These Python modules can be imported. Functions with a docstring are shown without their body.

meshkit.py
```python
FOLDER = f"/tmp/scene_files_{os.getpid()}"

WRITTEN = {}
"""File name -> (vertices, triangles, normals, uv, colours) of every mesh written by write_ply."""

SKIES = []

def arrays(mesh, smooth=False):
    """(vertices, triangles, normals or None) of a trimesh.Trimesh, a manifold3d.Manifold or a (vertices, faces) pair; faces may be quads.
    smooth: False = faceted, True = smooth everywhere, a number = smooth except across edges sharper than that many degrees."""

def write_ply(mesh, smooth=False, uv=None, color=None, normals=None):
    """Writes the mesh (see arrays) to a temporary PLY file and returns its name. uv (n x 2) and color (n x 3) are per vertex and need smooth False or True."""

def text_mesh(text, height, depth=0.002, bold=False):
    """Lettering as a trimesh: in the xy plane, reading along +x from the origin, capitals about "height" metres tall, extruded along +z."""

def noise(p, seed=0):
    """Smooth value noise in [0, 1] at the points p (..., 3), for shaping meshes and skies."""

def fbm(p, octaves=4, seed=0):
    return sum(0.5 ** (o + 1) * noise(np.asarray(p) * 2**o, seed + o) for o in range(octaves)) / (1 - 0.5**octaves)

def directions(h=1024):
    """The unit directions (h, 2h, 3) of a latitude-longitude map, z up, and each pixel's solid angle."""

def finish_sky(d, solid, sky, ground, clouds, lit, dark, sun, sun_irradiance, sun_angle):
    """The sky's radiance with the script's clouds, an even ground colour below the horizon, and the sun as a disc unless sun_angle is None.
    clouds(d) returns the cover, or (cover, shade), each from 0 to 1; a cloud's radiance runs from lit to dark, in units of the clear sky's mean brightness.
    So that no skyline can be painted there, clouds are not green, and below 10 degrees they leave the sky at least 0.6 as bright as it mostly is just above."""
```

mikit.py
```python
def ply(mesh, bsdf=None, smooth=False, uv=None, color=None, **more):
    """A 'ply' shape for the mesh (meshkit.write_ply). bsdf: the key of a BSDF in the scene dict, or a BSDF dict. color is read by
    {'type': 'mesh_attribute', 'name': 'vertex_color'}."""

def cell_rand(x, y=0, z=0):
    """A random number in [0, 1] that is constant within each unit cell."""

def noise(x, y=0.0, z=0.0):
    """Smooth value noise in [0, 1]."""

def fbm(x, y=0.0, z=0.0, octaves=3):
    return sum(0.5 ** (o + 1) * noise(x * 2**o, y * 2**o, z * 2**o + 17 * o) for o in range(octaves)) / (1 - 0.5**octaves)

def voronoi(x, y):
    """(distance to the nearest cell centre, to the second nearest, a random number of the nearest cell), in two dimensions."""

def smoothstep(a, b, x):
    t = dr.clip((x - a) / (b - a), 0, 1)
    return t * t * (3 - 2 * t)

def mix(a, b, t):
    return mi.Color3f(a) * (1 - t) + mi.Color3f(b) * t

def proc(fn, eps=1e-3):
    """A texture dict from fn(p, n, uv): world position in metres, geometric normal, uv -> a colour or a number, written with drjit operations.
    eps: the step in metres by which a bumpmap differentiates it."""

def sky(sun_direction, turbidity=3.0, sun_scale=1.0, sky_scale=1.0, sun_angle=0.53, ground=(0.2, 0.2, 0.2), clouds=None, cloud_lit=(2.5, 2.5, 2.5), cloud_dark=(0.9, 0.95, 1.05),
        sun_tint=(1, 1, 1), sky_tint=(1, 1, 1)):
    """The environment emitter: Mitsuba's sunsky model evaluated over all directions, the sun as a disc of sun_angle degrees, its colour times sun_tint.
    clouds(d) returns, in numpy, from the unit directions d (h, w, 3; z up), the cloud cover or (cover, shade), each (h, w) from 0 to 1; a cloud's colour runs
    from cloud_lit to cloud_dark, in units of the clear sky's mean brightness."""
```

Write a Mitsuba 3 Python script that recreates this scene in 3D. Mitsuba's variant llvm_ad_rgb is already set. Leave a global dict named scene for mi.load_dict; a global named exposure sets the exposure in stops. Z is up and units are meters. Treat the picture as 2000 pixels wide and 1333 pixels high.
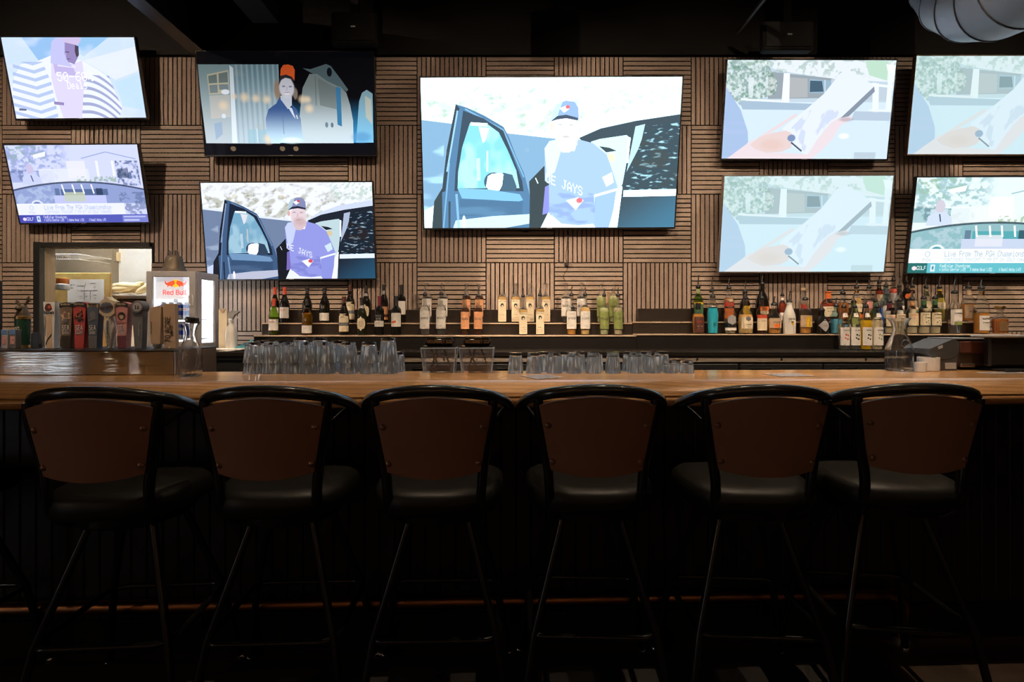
import math, random
import numpy as np, trimesh, mitsuba as mi, drjit as dr
import mikit, meshkit
from mikit import noise, fbm, smoothstep, mix, cell_rand
from shapely.geometry import Polygon, box as sbox
from shapely.ops import unary_union
rng = random.Random(7)
T4 = mi.ScalarTransform4f
scene, labels = {}, {}

# ---------------------------------------------------------------- camera, lights, exposure
CH = 1.295            # camera height
YH = 625.0            # picture row of the horizon
F = 1000.0            # focal length in pixels of the 2000 x 1333 frame
exposure = 0.0
scene['camera'] = {'type': 'perspective', 'fov': 90.0, 'fov_axis': 'x', 'near_clip': 0.05, 'far_clip': 60.0,
                   'to_world': T4().look_at(origin=[0, 0, CH], target=[0, 1, CH], up=[0, 0, 1]),
                   'principal_point_offset_x': 0.0, 'principal_point_offset_y': (666.5 - YH) / 1333.0}
WARM = (1.0, 0.75, 0.52)
# ceiling track spots (position, aim, intensity): warm light on the slat wall and the bottles
SPOTS = [((-3.7, 1.3, 3.9), (-3.6, 4.49, 1.9), 50.0), ((-1.9, 1.3, 3.9), (-1.9, 4.49, 1.5), 46.0),
         ((-0.2, 1.3, 3.9), (-0.1, 4.49, 1.4), 30.0), ((1.5, 1.3, 3.9), (1.6, 4.49, 1.4), 32.0),
         ((3.2, 1.3, 3.9), (3.2, 4.49, 1.4), 27.0), ((4.9, 1.3, 3.9), (4.6, 4.49, 1.6), 22.0)]
# warm pendant bulbs over the seating behind the camera (position, radiance)
BULBS = [((-5.16, -1.0, 2.3), 90.0), ((-4.25, -1.0, 2.3), 90.0), ((-4.0, -1.0, 2.3), 110.0), ((-1.25, -1.4, 2.5), 20.0), ((0.3, -1.6, 2.55), 20.0), ((1.9, -1.3, 2.5), 22.0)]
# narrow downlights over the bar edge and before the shelf, whose left two are added to brighten bottles (position, intensity)
DOWN = [((-2.0, 1.70, 3.7), 8.0), ((-0.6, 1.72, 3.7), 10.0), ((0.78, 1.74, 3.7), 14.0), ((1.72, 1.78, 3.7), 15.0), ((-2.1, 2.9, 3.72), 11.0), ((0.1, 2.95, 3.72), 11.0), ((2.15, 2.95, 3.72), 15.0), ((3.9, 2.85, 3.72), 15.0)]
REAR_FILL = [(-4.5, 14.0), (-1.8, 14.0), (0.9, 14.0), (3.6, 14.0)]      # added lamps that brighten the unseen rear wall for the steel reflections (x, intensity)
DAY = np.array((.74, .87, 1.0)) * 2.4     # daylight in the windows at the left behind the viewer
SCREEN_GAIN = 1.0
KITCHEN_GAIN = 62.0
FRIDGE_GAIN = 9.0

# ---------------------------------------------------------------- helpers
def L1(c): return c / 255 / 12.92 if c <= 10.3 else ((c / 255 + 0.055) / 1.055) ** 2.4
def L(r, g, b): return (L1(r), L1(g), L1(b))
def P(px, py, Y): return np.array([(px - 1000) * Y / F, Y, CH + (YH - py) * Y / F])
def PX(px, Y): return (px - 1000) * Y / F
def PZ(py, Y): return CH + (YH - py) * Y / F
def key_for(base):
    if base not in USED:
        USED[base] = 0; return base
    USED[base] += 1
    return f'{base}_{USED[base]:03d}'
USED = {}
def thing(name, label, cat, group=None, kind=None):
    k = key_for(name); labels[k] = {'label': label, 'category': cat}
    if group: labels[k]['group'] = group
    if kind: labels[k]['kind'] = kind
    return k
def part(parent, name, mesh, mat, smooth=False, label=None, kind=None, **more):
    k = key_for(parent + '__' + name)
    scene[k] = mikit.ply(mesh, mat, smooth, **more)
    if label or kind:
        labels[k] = {}
        if label: labels[k]['label'] = label
        if kind: labels[k]['kind'] = kind
    return k
def solo(name, mesh, mat, label, cat, smooth=False, group=None, **more):
    k = thing(name, label, cat, group)
    scene[k] = mikit.ply(mesh, mat, smooth, **more)
    return k
def struct(name, mesh, mat, label, smooth=False):
    k = key_for(name); labels[k] = {'label': label, 'kind': 'structure'}
    if mesh is not None: scene[k] = mikit.ply(mesh, mat, smooth)
    return k
def cat(*ms):
    ms = [m for m in ms if m is not None]
    return trimesh.util.concatenate(ms) if len(ms) > 1 else ms[0]
def box(x0, x1, y0, y1, z0, z1):
    m = trimesh.creation.box(extents=[x1 - x0, y1 - y0, z1 - z0]); m.apply_translation([(x0 + x1) / 2, (y0 + y1) / 2, (z0 + z1) / 2]); return m
def cbox(x0, x1, y0, y1, z0, z1, c=0.004):
    c = min(c, (x1 - x0) * .45, (y1 - y0) * .45, (z1 - z0) * .45)
    v = []
    for sx in (0, 1):
        for sy in (0, 1):
            for sz in (0, 1):
                p = np.array([(x0, x1)[sx], (y0, y1)[sy], (z0, z1)[sz]]); d = np.array([1 - 2 * sx, 1 - 2 * sy, 1 - 2 * sz]) * c
                v += [p + [0, d[1], d[2]], p + [d[0], 0, d[2]], p + [d[0], d[1], 0]]
    return trimesh.convex.convex_hull(np.array(v))
def lathe(prof, n=24, cap=True, rad=None):
    """prof: (r, z) upward on the outside. rad(theta, i) multiplies the radius."""
    prof = np.asarray(prof, float); th = np.linspace(0, 2 * np.pi, n, endpoint=False); m = len(prof)
    v = []
    for i, (r, z) in enumerate(prof):
        rr = r * (rad(th, i) if rad is not None else np.ones(n))
        v.append(np.stack([rr * np.cos(th), rr * np.sin(th), np.full(n, z)], 1))
    v = np.vstack(v); f = []
    i, j = np.meshgrid(np.arange(m - 1), np.arange(n), indexing='ij')
    a, b, c, d = i * n + j, i * n + (j + 1) % n, (i + 1) * n + (j + 1) % n, (i + 1) * n + j
    f = [np.stack([a, b, c], -1).reshape(-1, 3), np.stack([a, c, d], -1).reshape(-1, 3)]
    vv = [v]; k = len(v)
    if cap and prof[0, 0] > 1e-6:
        vv.append([[0, 0, prof[0, 1]]]); f.append(np.stack([np.full(n, k), (np.arange(n) + 1) % n, np.arange(n)], 1)); k += 1
    if cap and prof[-1, 0] > 1e-6:
        o = (m - 1) * n
        vv.append([[0, 0, prof[-1, 1]]]); f.append(np.stack([np.full(n, k), o + np.arange(n), o + (np.arange(n) + 1) % n], 1))
    return trimesh.Trimesh(np.vstack(vv), np.vstack(f), process=False)
def at(m, p=(0, 0, 0), rz=0.0, ry=0.0, rx=0.0, s=None):
    m = m.copy()
    if s is not None: m.vertices = m.vertices * np.asarray(s)
    for ang, ax in ((rx, [1, 0, 0]), (ry, [0, 1, 0]), (rz, [0, 0, 1])):
        if ang: m.apply_transform(trimesh.transformations.rotation_matrix(ang, ax))
    m.apply_translation(p); return m
def tube(pts, r, n=10, closed=False):
    p = np.asarray(pts, float); m = len(p)
    if closed: t = np.roll(p, -1, 0) - np.roll(p, 1, 0)
    else: t = np.gradient(p, axis=0)
    t /= np.linalg.norm(t, axis=1, keepdims=True) + 1e-12
    ref = np.array([0, 0, 1.0]) if abs(t[0, 2]) < .8 else np.array([1.0, 0, 0])
    a = np.cross(t[0], ref); a /= np.linalg.norm(a); A = [a]
    for k in range(1, m):
        a = A[-1] - t[k] * np.dot(A[-1], t[k]); A.append(a / np.linalg.norm(a))
    A = np.array(A); B = np.cross(t, A); th = np.arange(n) * 2 * np.pi / n
    R = np.broadcast_to(r, (m,))[:, None, None]
    v = p[:, None] + R * (np.cos(th)[None, :, None] * A[:, None] + np.sin(th)[None, :, None] * B[:, None])
    v = v.reshape(-1, 3); q = m if closed else m - 1
    i, j = np.meshgrid(np.arange(q), np.arange(n), indexing='ij'); i2 = (i + 1) % m
    a, b, c, d = i * n + j, i * n + (j + 1) % n, i2 * n + (j + 1) % n, i2 * n + j
    f = [np.stack([a, b, c], -1).reshape(-1, 3), np.stack([a, c, d], -1).reshape(-1, 3)]
    if not closed:
        v = np.vstack([v, p[:1], p[-1:]]); k = m * n; J = np.arange(n)
        f += [np.stack([np.full(n, k), (J + 1) % n, J], 1), np.stack([np.full(n, k + 1), (m - 1) * n + J, (m - 1) * n + (J + 1) % n], 1)]
    return trimesh.Trimesh(v, np.vstack(f), process=False)
def spline(pts, n=40, closed=False):
    from scipy.interpolate import CubicSpline
    p = np.asarray(pts, float)
    if closed: p = np.vstack([p, p[:1]])
    t = np.r_[0, np.cumsum(np.linalg.norm(np.diff(p, axis=0), axis=1))]
    cs = CubicSpline(t, p, bc_type='periodic' if closed else 'not-a-knot')
    return cs(np.linspace(0, t[-1], n, endpoint=not closed))
def prism(poly, d):
    """polygon in (x, z), extruded from y = 0 (front) to y = d."""
    if not isinstance(poly, Polygon) and not hasattr(poly, 'geoms'): poly = Polygon(poly)
    ms = [trimesh.creation.extrude_polygon(g, d, engine='earcut') for g in getattr(poly, 'geoms', [poly])]
    m = cat(*ms); v = m.vertices.copy(); m = trimesh.Trimesh(np.stack([v[:, 0], d - v[:, 2], v[:, 1]], 1), m.faces, process=False)
    if m.volume < 0: m.invert()
    return m
def grid_quad(fn, nu, nv):
    """fn(u, v) -> point, u to the right, v downward as seen from the front; also returns uv."""
    u, v = np.meshgrid(np.linspace(0, 1, nu + 1), np.linspace(0, 1, nv + 1)); uv = np.stack([u.ravel(), v.ravel()], 1)
    pts = np.array([fn(a, b) for a, b in uv]); w = nu + 1
    i, j = np.meshgrid(np.arange(nv), np.arange(nu), indexing='ij')
    a, b, c, d = i * w + j, (i + 1) * w + j, (i + 1) * w + j + 1, i * w + j + 1
    f = np.vstack([np.stack([a, b, c], -1).reshape(-1, 3), np.stack([a, c, d], -1).reshape(-1, 3)])
    return trimesh.Trimesh(pts, f, process=False), uv
_TXT = {}
def text(s, h, depth=.0006, bold=False, center=True, vertical=False):
    k = (s, bold)
    if k not in _TXT:
        m = meshkit.text_mesh(s, 1.0, .05, bold); m.vertices[:, :2] -= m.bounds[:, :2].mean(0); _TXT[k] = m
    m = _TXT[k].copy(); m.vertices = m.vertices * [h, h, depth / .05]
    if vertical: v = m.vertices; m.vertices = np.stack([-v[:, 1], v[:, 0], v[:, 2]], 1)
    return m
def fit_text(s, w, h, **kw):
    m = text(s, h, **kw); e = m.extents; m.vertices[:, 0] *= w / max(e[0], 1e-9); return m
def flat_front(m, x, y, z):
    """a decal of the xy plane onto an upright front facing -y"""
    v = m.vertices; return trimesh.Trimesh(np.stack([v[:, 0] + x, y - v[:, 2], v[:, 1] + z], 1), m.faces, process=False)
def wrap(m, R, x, y, z, R2=None):
    """a decal of the xy plane onto the front of a cylinder of radius R standing at x, y"""
    v = m.vertices; a = v[:, 0] / R; rr = R + v[:, 2]
    return trimesh.Trimesh(np.stack([x + rr * np.sin(a), y - rr * np.cos(a), z + v[:, 1]], 1), m.faces, process=False)
def ordinal(i): return ['first', 'second', 'third', 'fourth', 'fifth', 'sixth', 'seventh', 'eighth', 'ninth', 'tenth', 'eleventh', 'twelfth', 'thirteenth', 'fourteenth', 'fifteenth'][i]

# ---------------------------------------------------------------- materials
def rgb(c): return {'type': 'rgb', 'value': list(map(float, c))}
def mat(name, d, two=True):
    scene[name] = {'type': 'twosided', 'bsdf': d} if two else d
    return name
def prin(name, c, rough=.5, metal=0., **kw):
    c = c if isinstance(c, dict) else rgb(c)
    return mat(name, {'type': 'principled', 'base_color': c, 'roughness': rough, 'metallic': metal, **kw})
def slat_col(along, across, seed):
    def fn(p, n, uv):
        a, b = (p.x, p.z) if along == 0 else (p.z, p.x)
        tone = cell_rand(dr.floor(b / .0402 + .31), dr.floor(a / .603 + .2), seed)
        g = fbm(a * 3.0, b * 130.0, tone * 37 + seed, 3)
        f2 = noise(a * 12.0, b * 420.0, tone * 11)
        k = .88 + .14 * g + .05 * tone + .04 * f2
        return mix((.300, .226, .182), (.355, .274, .225), tone) * k
    return mikit.proc(fn)
prin('mat_slat_h', slat_col(0, 1, 3), .55, specular=.35)
prin('mat_slat_v', slat_col(1, 0, 9), .55, specular=.35)
prin('mat_felt', (.006, .006, .006), .95, specular=.1)
prin('mat_black_paint', (.006, .0055, .0055), .8, specular=.15)
prin('mat_rear', (.22, .14, .09), .7)
prin('mat_black_gloss', (.006, .006, .007), .18, specular=.5)
prin('mat_black_satin', (.008, .008, .0085), .42, specular=.4)
prin('mat_black_plastic', (.012, .012, .013), .35, specular=.5)
prin('mat_speaker', (.005, .005, .005), .7, specular=.12)
prin('mat_bezel', (.014, .014, .015), .22, specular=.5)
prin('mat_bezel_bronze', (.20, .13, .09), .3, .8)
prin('mat_bezel_silver', (.30, .26, .23), .3, .8)
prin('mat_chrome', (.75, .75, .76), .12, 1.0)
mat('mat_steel', {'type': 'bumpmap', 'scale': .0009, 'arbitrary': mikit.proc(lambda p, n, uv: noise(p.x * 6, p.y * 6, p.z * 1400), .0002), 'bsdf': {'type': 'principled', 'base_color': rgb((.55, .53, .50)), 'roughness': .045, 'metallic': 1.0}})
prin('mat_steel_dull', (.32, .28, .25), .35, 1.0)
prin('mat_gold', (.62, .42, .18), .25, 1.0)
prin('mat_brass', (.55, .36, .16), .28, 1.0)
prin('mat_bronze', (.11, .085, .06), .45, .7)
prin('mat_white', (.84, .83, .82), .45)
prin('mat_paper', (.82, .79, .74), .8, specular=.1)
prin('mat_cream', (.80, .69, .49), .6)
prin('mat_tan', (.50, .36, .24), .6)
prin('mat_wood_pale', (.42, .29, .19), .55)
prin('mat_orange_label', (.62, .30, .15), .6)
prin('mat_orange', (.70, .16, .03), .5)
prin('mat_red', (.42, .035, .02), .4)
prin('mat_redcap', (.50, .07, .035), .4)
prin('mat_burgundy', (.13, .02, .03), .4)
prin('mat_green_dk', (.01, .045, .028), .3)
prin('mat_green_label', (.20, .24, .07), .6)
prin('mat_green_cap', (.04, .12, .055), .4)
prin('mat_yellow', (.72, .44, .03), .5)
prin('mat_pink', (.62, .27, .25), .5)
prin('mat_bluegrey', (.055, .070, .10), .4)
prin('mat_grey', (.12, .12, .125), .5)
prin('mat_grey_lt', (.35, .35, .36), .5)
prin('mat_printer', (.045, .048, .052), .55)
prin('mat_brown_dk', (.030, .017, .011), .5)
prin('mat_brown_tap', (.16, .095, .045), .4)
prin('mat_ink', (.012, .010, .010), .6)
prin('mat_inkbrown', (.07, .02, .012), .6)
prin('mat_blue', (.03, .10, .42), .4)
prin('mat_blue_lt', (.10, .22, .45), .5)
prin('mat_teal', (.02, .17, .21), .5)
prin('mat_can_blue', (.03, .05, .25), .3, .4)
prin('mat_can_silver', (.55, .57, .62), .25, .9)
prin('mat_fridge_grey', (.36, .345, .345), .45)
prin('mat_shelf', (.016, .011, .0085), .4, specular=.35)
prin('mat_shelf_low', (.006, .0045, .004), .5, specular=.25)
prin('mat_counter', (.007, .005, .004), .5, specular=.2)
prin('mat_strip', (.30, .25, .205), .38, .35)
prin('mat_lit_edge', (.60, .45, .33), .35, .2)  # pale tone stands in for lamplight caught on the shelf edges
prin('mat_darkglass', (.006, .005, .004), .06, specular=.6)
prin('mat_darkglass_green', (.012, .014, .006), .06, specular=.6)
prin('mat_amberdark', (.06, .018, .006), .08, specular=.6)
prin('mat_opal', (.72, .70, .64), .25)
prin('mat_bread', (.70, .52, .30), .7)
prin('mat_duct', (.26, .29, .34), .42, .3)
prin('mat_seam', (.12, .13, .15), .45, .3)
prin('mat_concrete_wall', (.19, .165, .13), .8)
prin('mat_kitchen_white', (.72, .70, .62), .6)
prin('mat_napkin', (.20, .18, .19), .5)
prin('mat_cork', mikit.proc(lambda p, n, uv: mix((.46, .25, .085), (.56, .33, .125), fbm(p.x * 14, p.y * 4, p.z * 9, 3))), .5)
prin('mat_jamb', mikit.proc(lambda p, n, uv: mix((.21, .15, .10), (.34, .26, .18), fbm(p.y * 40, p.z * 4, 3.0, 3))), .6)
def oak(p, n, uv):
    wob = fbm(p.x * 1.1, p.y * 5, p.z * 5, 2)
    ring = dr.abs(dr.sin((p.y * 55 + p.z * 70 + wob * 9 + p.x * .8) * 2.2))
    streak = fbm(p.x * 2.2, p.y * 160, p.z * 160, 3)
    plank = cell_rand(dr.floor(p.x / .9 + dr.floor(p.y / .11) * .37), dr.floor(p.y / .11))
    c = mix((.58, .335, .150), (.36, .180, .072), smoothstep(.82, 1.0, ring) * .55 + streak * .5)
    return c * (.85 + .25 * plank)
OAK = mikit.proc(oak)
mat('mat_oak', {'type': 'roughplastic', 'diffuse_reflectance': OAK, 'alpha': .085, 'int_ior': 1.5})
mat('mat_oak_top', {'type': 'roughplastic', 'diffuse_reflectance': OAK, 'alpha': .03, 'int_ior': 1.55})
prin('mat_floor', mikit.proc(lambda p, n, uv: mix((.018, .010, .006), (.040, .026, .016), fbm(p.x * 2, p.y * 30, 1.0, 3)) * (.7 + .5 * cell_rand(dr.floor(p.y / .14), dr.floor(p.x / 1.1 + dr.floor(p.y / .14) * .43)))), .45)
prin('mat_mat', (.012, .010, .009), .8)
prin('mat_vinyl_seat', (.006, .0058, .005), .45, specular=.2)
def leather(p, n, uv):
    return mix((.190, .092, .054), (.225, .116, .070), fbm(p.x * 9, p.y * 9, p.z * 9, 3))
prin('mat_stool_back', mikit.proc(leather), .55, specular=.3)
prin('mat_rivet', (.20, .105, .06), .3, .5)
prin('mat_stool_metal', (.008, .008, .0085), .2, .3, specular=.5)
prin('mat_rail', (.010, .0095, .0095), .16, specular=.6, clearcoat=.6, clearcoat_gloss=.9)
prin('mat_copper_pipe', (.24, .11, .05), .3, 1.0)
# clear things
mat('mat_thin', {'type': 'thindielectric', 'int_ior': 1.5}, False)
mat('mat_thin_green', {'type': 'thindielectric', 'int_ior': 1.5, 'specular_transmittance': rgb((.28, .36, .12))}, False)
mat('mat_thin_bluetint', {'type': 'thindielectric', 'int_ior': 1.5, 'specular_transmittance': rgb((.62, .82, .9))}, False)
mat('mat_thin_amber', {'type': 'thindielectric', 'int_ior': 1.5, 'specular_transmittance': rgb((.50, .36, .12))}, False)
mat('mat_glass', {'type': 'dielectric', 'int_ior': 1.5}, False)
mat('mat_bottle', {'type': 'dielectric', 'int_ior': 1.5, 'specular_transmittance': rgb((.985, .99, .98))}, False)
mat('mat_bottle_green', {'type': 'dielectric', 'int_ior': 1.5, 'specular_transmittance': rgb((.62, .74, .40))}, False)
mat('mat_bottle_blue', {'type': 'dielectric', 'int_ior': 1.5, 'specular_transmittance': rgb((.80, .92, .96))}, False)
mat('mat_bottle_amber', {'type': 'dielectric', 'int_ior': 1.5, 'specular_transmittance': rgb((.85, .66, .42))}, False)
def glint_w(p, n, uv): return .12 + .80 * smoothstep(.50, .72, noise(p.x * 190, p.y * 190, p.z * 6)) * smoothstep(.2, .7, noise(p.x * 50, p.y * 50, p.z * 36))  # milky upright streaks painted in for glints on the flutes
THINB = {'type': 'principledthin', 'base_color': rgb((.82, .92, 1.0)), 'roughness': .3, 'diff_trans': 1.1, 'eta': 1.4}  # bluish white layer mixed into clear things in place of caught light
mat('mat_tumbler', {'type': 'blendbsdf', 'weight': mikit.proc(glint_w), 'a': {'type': 'dielectric', 'int_ior': 1.5}, 'b': THINB}, False)
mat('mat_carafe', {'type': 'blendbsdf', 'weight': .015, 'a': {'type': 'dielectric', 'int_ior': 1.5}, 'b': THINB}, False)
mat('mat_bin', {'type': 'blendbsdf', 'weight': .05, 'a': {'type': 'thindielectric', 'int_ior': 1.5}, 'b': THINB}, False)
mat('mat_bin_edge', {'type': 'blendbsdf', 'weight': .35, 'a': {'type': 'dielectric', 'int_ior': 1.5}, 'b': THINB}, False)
mat('mat_pane', {'type': 'thindielectric', 'int_ior': 1.45}, False)
def liquid(name, c, t=.75, rough=.06):
    mat(name, {'type': 'principled', 'base_color': rgb(c), 'roughness': rough, 'spec_trans': t, 'eta': 1.33, 'specular': .5} if False else
        {'type': 'principled', 'base_color': rgb(c), 'roughness': rough, 'spec_trans': t, 'eta': 1.33}, False)
liquid('mat_liq_clear', (.97, .97, .94), .96, .03)
liquid('mat_liq_gold', (.93, .66, .27), .5)
liquid('mat_liq_pale', (.95, .85, .58), .6)
liquid('mat_liq_amber', (.78, .36, .08), .45)
liquid('mat_liq_brown', (.42, .14, .035), .4)
liquid('mat_liq_red', (.34, .06, .03), .55)
liquid('mat_liq_dark', (.05, .02, .012), .3)
liquid('mat_liq_green', (.80, .88, .50), .55)
liquid('mat_liq_olive', (.55, .48, .10), .4)
liquid('mat_liq_yellow', (.85, .52, .02), .15)
liquid('mat_liq_cyan', (.03, .42, .56), .0)
liquid('mat_liq_skyblue', (.35, .72, .85), .4)
liquid('mat_liq_pink', (.85, .52, .42), .7)
# ---------------------------------------------------------------- the room
YW = 4.49                      # front of the slat wall
XL, XR, YB, ZC = -6.6, 6.2, -4.6, 4.15
struct('floor', box(XL, XR, YB, 7.2, -.1, 0), 'mat_floor', 'dark brown plank floor in front of the bar')
struct('ceiling', box(XL, XR, YB, 7.2, ZC, ZC + .1), 'mat_black_paint', 'black painted ceiling above the bar')
WINS = [(-3.5, -2.5)]; wz0, wz1 = .45, 2.6
struct('wall_left', cat(box(XL - .1, XL, YB, WINS[0][0], 0, ZC), box(XL - .1, XL, WINS[-1][1], YW + .11, 0, ZC), box(XL - .1, XL, YB, YW, wz1, ZC), box(XL - .1, XL, YB, YW, 0, wz0)), 'mat_rear', 'dark side wall with windows on the left')
for i, (a, b_) in enumerate(WINS):
    w = struct(f'window_{i + 1}', None, None, 'tall window in the left side wall behind the viewer')
    part(w, 'frame', cat(box(XL - .06, XL + .02, a - .04, a, wz0 - .04, wz1 + .04), box(XL - .06, XL + .02, b_, b_ + .04, wz0 - .04, wz1 + .04), box(XL - .06, XL + .02, a, b_, wz1, wz1 + .04), box(XL - .06, XL + .02, a, b_, wz0 - .04, wz0), box(XL - .05, XL + .01, (a + b_) / 2 - .02, (a + b_) / 2 + .02, wz0, wz1)), 'mat_black_satin')
    part(w, 'pane', box(XL - .05, XL - .045, a, b_, wz0, wz1), 'mat_white', emitter={'type': 'area', 'radiance': rgb(DAY)})
struct('wall_right', box(XR, XR + .1, YB, YW + .11, 0, ZC), 'mat_black_paint', 'dark side wall on the right')
struct('wall_rear', box(XL, XR, YB - .1, YB, 0, ZC), 'mat_rear', 'brown wall behind the viewer')
# pass-through opening to the kitchen, in wall pixels
OX0, OX1, OY0 = 83.0, 296.0, 482.5
ox0, ox1, oz1, oz0 = PX(OX0, YW), PX(OX1, YW), PZ(OY0, YW), .9
wb = [box(XL, ox0 - .03, YW + .012, YW + .11, 0, ZC), box(ox1, XR, YW + .012, YW + .11, 0, ZC), box(ox0 - .03, ox1, YW + .012, YW + .11, oz1, ZC), box(ox0 - .03, ox1, YW + .012, YW + .11, 0, oz0)]
wall = struct('wall_back', cat(*wb), 'mat_black_paint', 'back wall clad in checkerboard oak slat panels')
# slat panels
COLS = [-131, 4, 139, 274.5, 409.5, 545.2, 680, 814.5, 949.3, 1082.7, 1217, 1350, 1483.3, 1616.3, 1748, 1880.3, 2012, 2144]
ROWS = [111.0, 245, 379.6, 513.5, 647.5, 781]
occl = [sbox(0, 73, 286, 236), sbox(8, 282, 292, 438), sbox(384, 100, 734, 305), sbox(393, 354, 735, 548), sbox(821, 150, 1333, 447), sbox(1409, 115, 1752, 314),
        sbox(1771, 107, 2300, 304), sbox(1404, 342, 1746, 533), sbox(1772, 345, 2300, 536), sbox(285, 530, 428, 690), sbox(540, 605, 2000, 900), sbox(-400, 660, 2400, 1400), sbox(-400, -100, 0, 1333), sbox(2000, -100, 2600, 1333)]
hidden = unary_union([o for o in occl]).union(sbox(70, 478, 296, 900))
hole = sbox(71, OY0 - 8, OX1, 900)
slats = []
panels = {}
for r in range(5):
    for c in range(-1, len(COLS) - 2):
        x0, x1 = COLS[c + 1], COLS[c + 2]; y0, y1 = ROWS[r], ROWS[r + 1]
        vert = (r + c) % 2 == 0
        felt = sbox(x0, y0, x1, y1).difference(hole)
        if felt.is_empty or x1 < -140: continue
        pk = key_for('wall_back__slat_panel')
        ms = [box(PX(g.bounds[0], YW), PX(g.bounds[2], YW), YW + .004, YW + .012, PZ(g.bounds[3], YW), PZ(g.bounds[1], YW)) for g in
              ([felt] if felt.equals(felt.envelope) else [felt.intersection(sbox(-500, 0, 71, 1333)).envelope, felt.intersection(sbox(71, 0, OX1, OY0 - 8)).envelope, felt.intersection(sbox(OX1, 0, 3000, 1333)).envelope]) if g.area > 1]
        scene[pk] = mikit.ply(cat(*ms), 'mat_felt')
        n = 15
        for k in range(n):
            gp = .115
            if vert: s = sbox(x0 + (x1 - x0) * (k + gp) / n, y0 + .9, x0 + (x1 - x0) * (k + 1 - gp) / n, y1 - .9)
            else: s = sbox(x0 + .9, y0 + (y1 - y0) * (k + gp) / n, x1 - .9, y0 + (y1 - y0) * (k + 1 - gp) / n)
            s = s.difference(hole)
            for g in getattr(s, 'geoms', [s]):
                if g.is_empty or g.area < 4: continue
                b = g.bounds
                if not g.equals(g.envelope):
                    b = (b[0], b[1], b[2], min(b[3], OY0 - 8)) if b[0] < 296 and b[2] > 71 else b
                slats.append((g.difference(hidden).area, pk, vert, b))
order = sorted(range(len(slats)), key=lambda i: -slats[i][0])
own = set(order[:300])
rest = {True: [], False: []}
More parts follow.
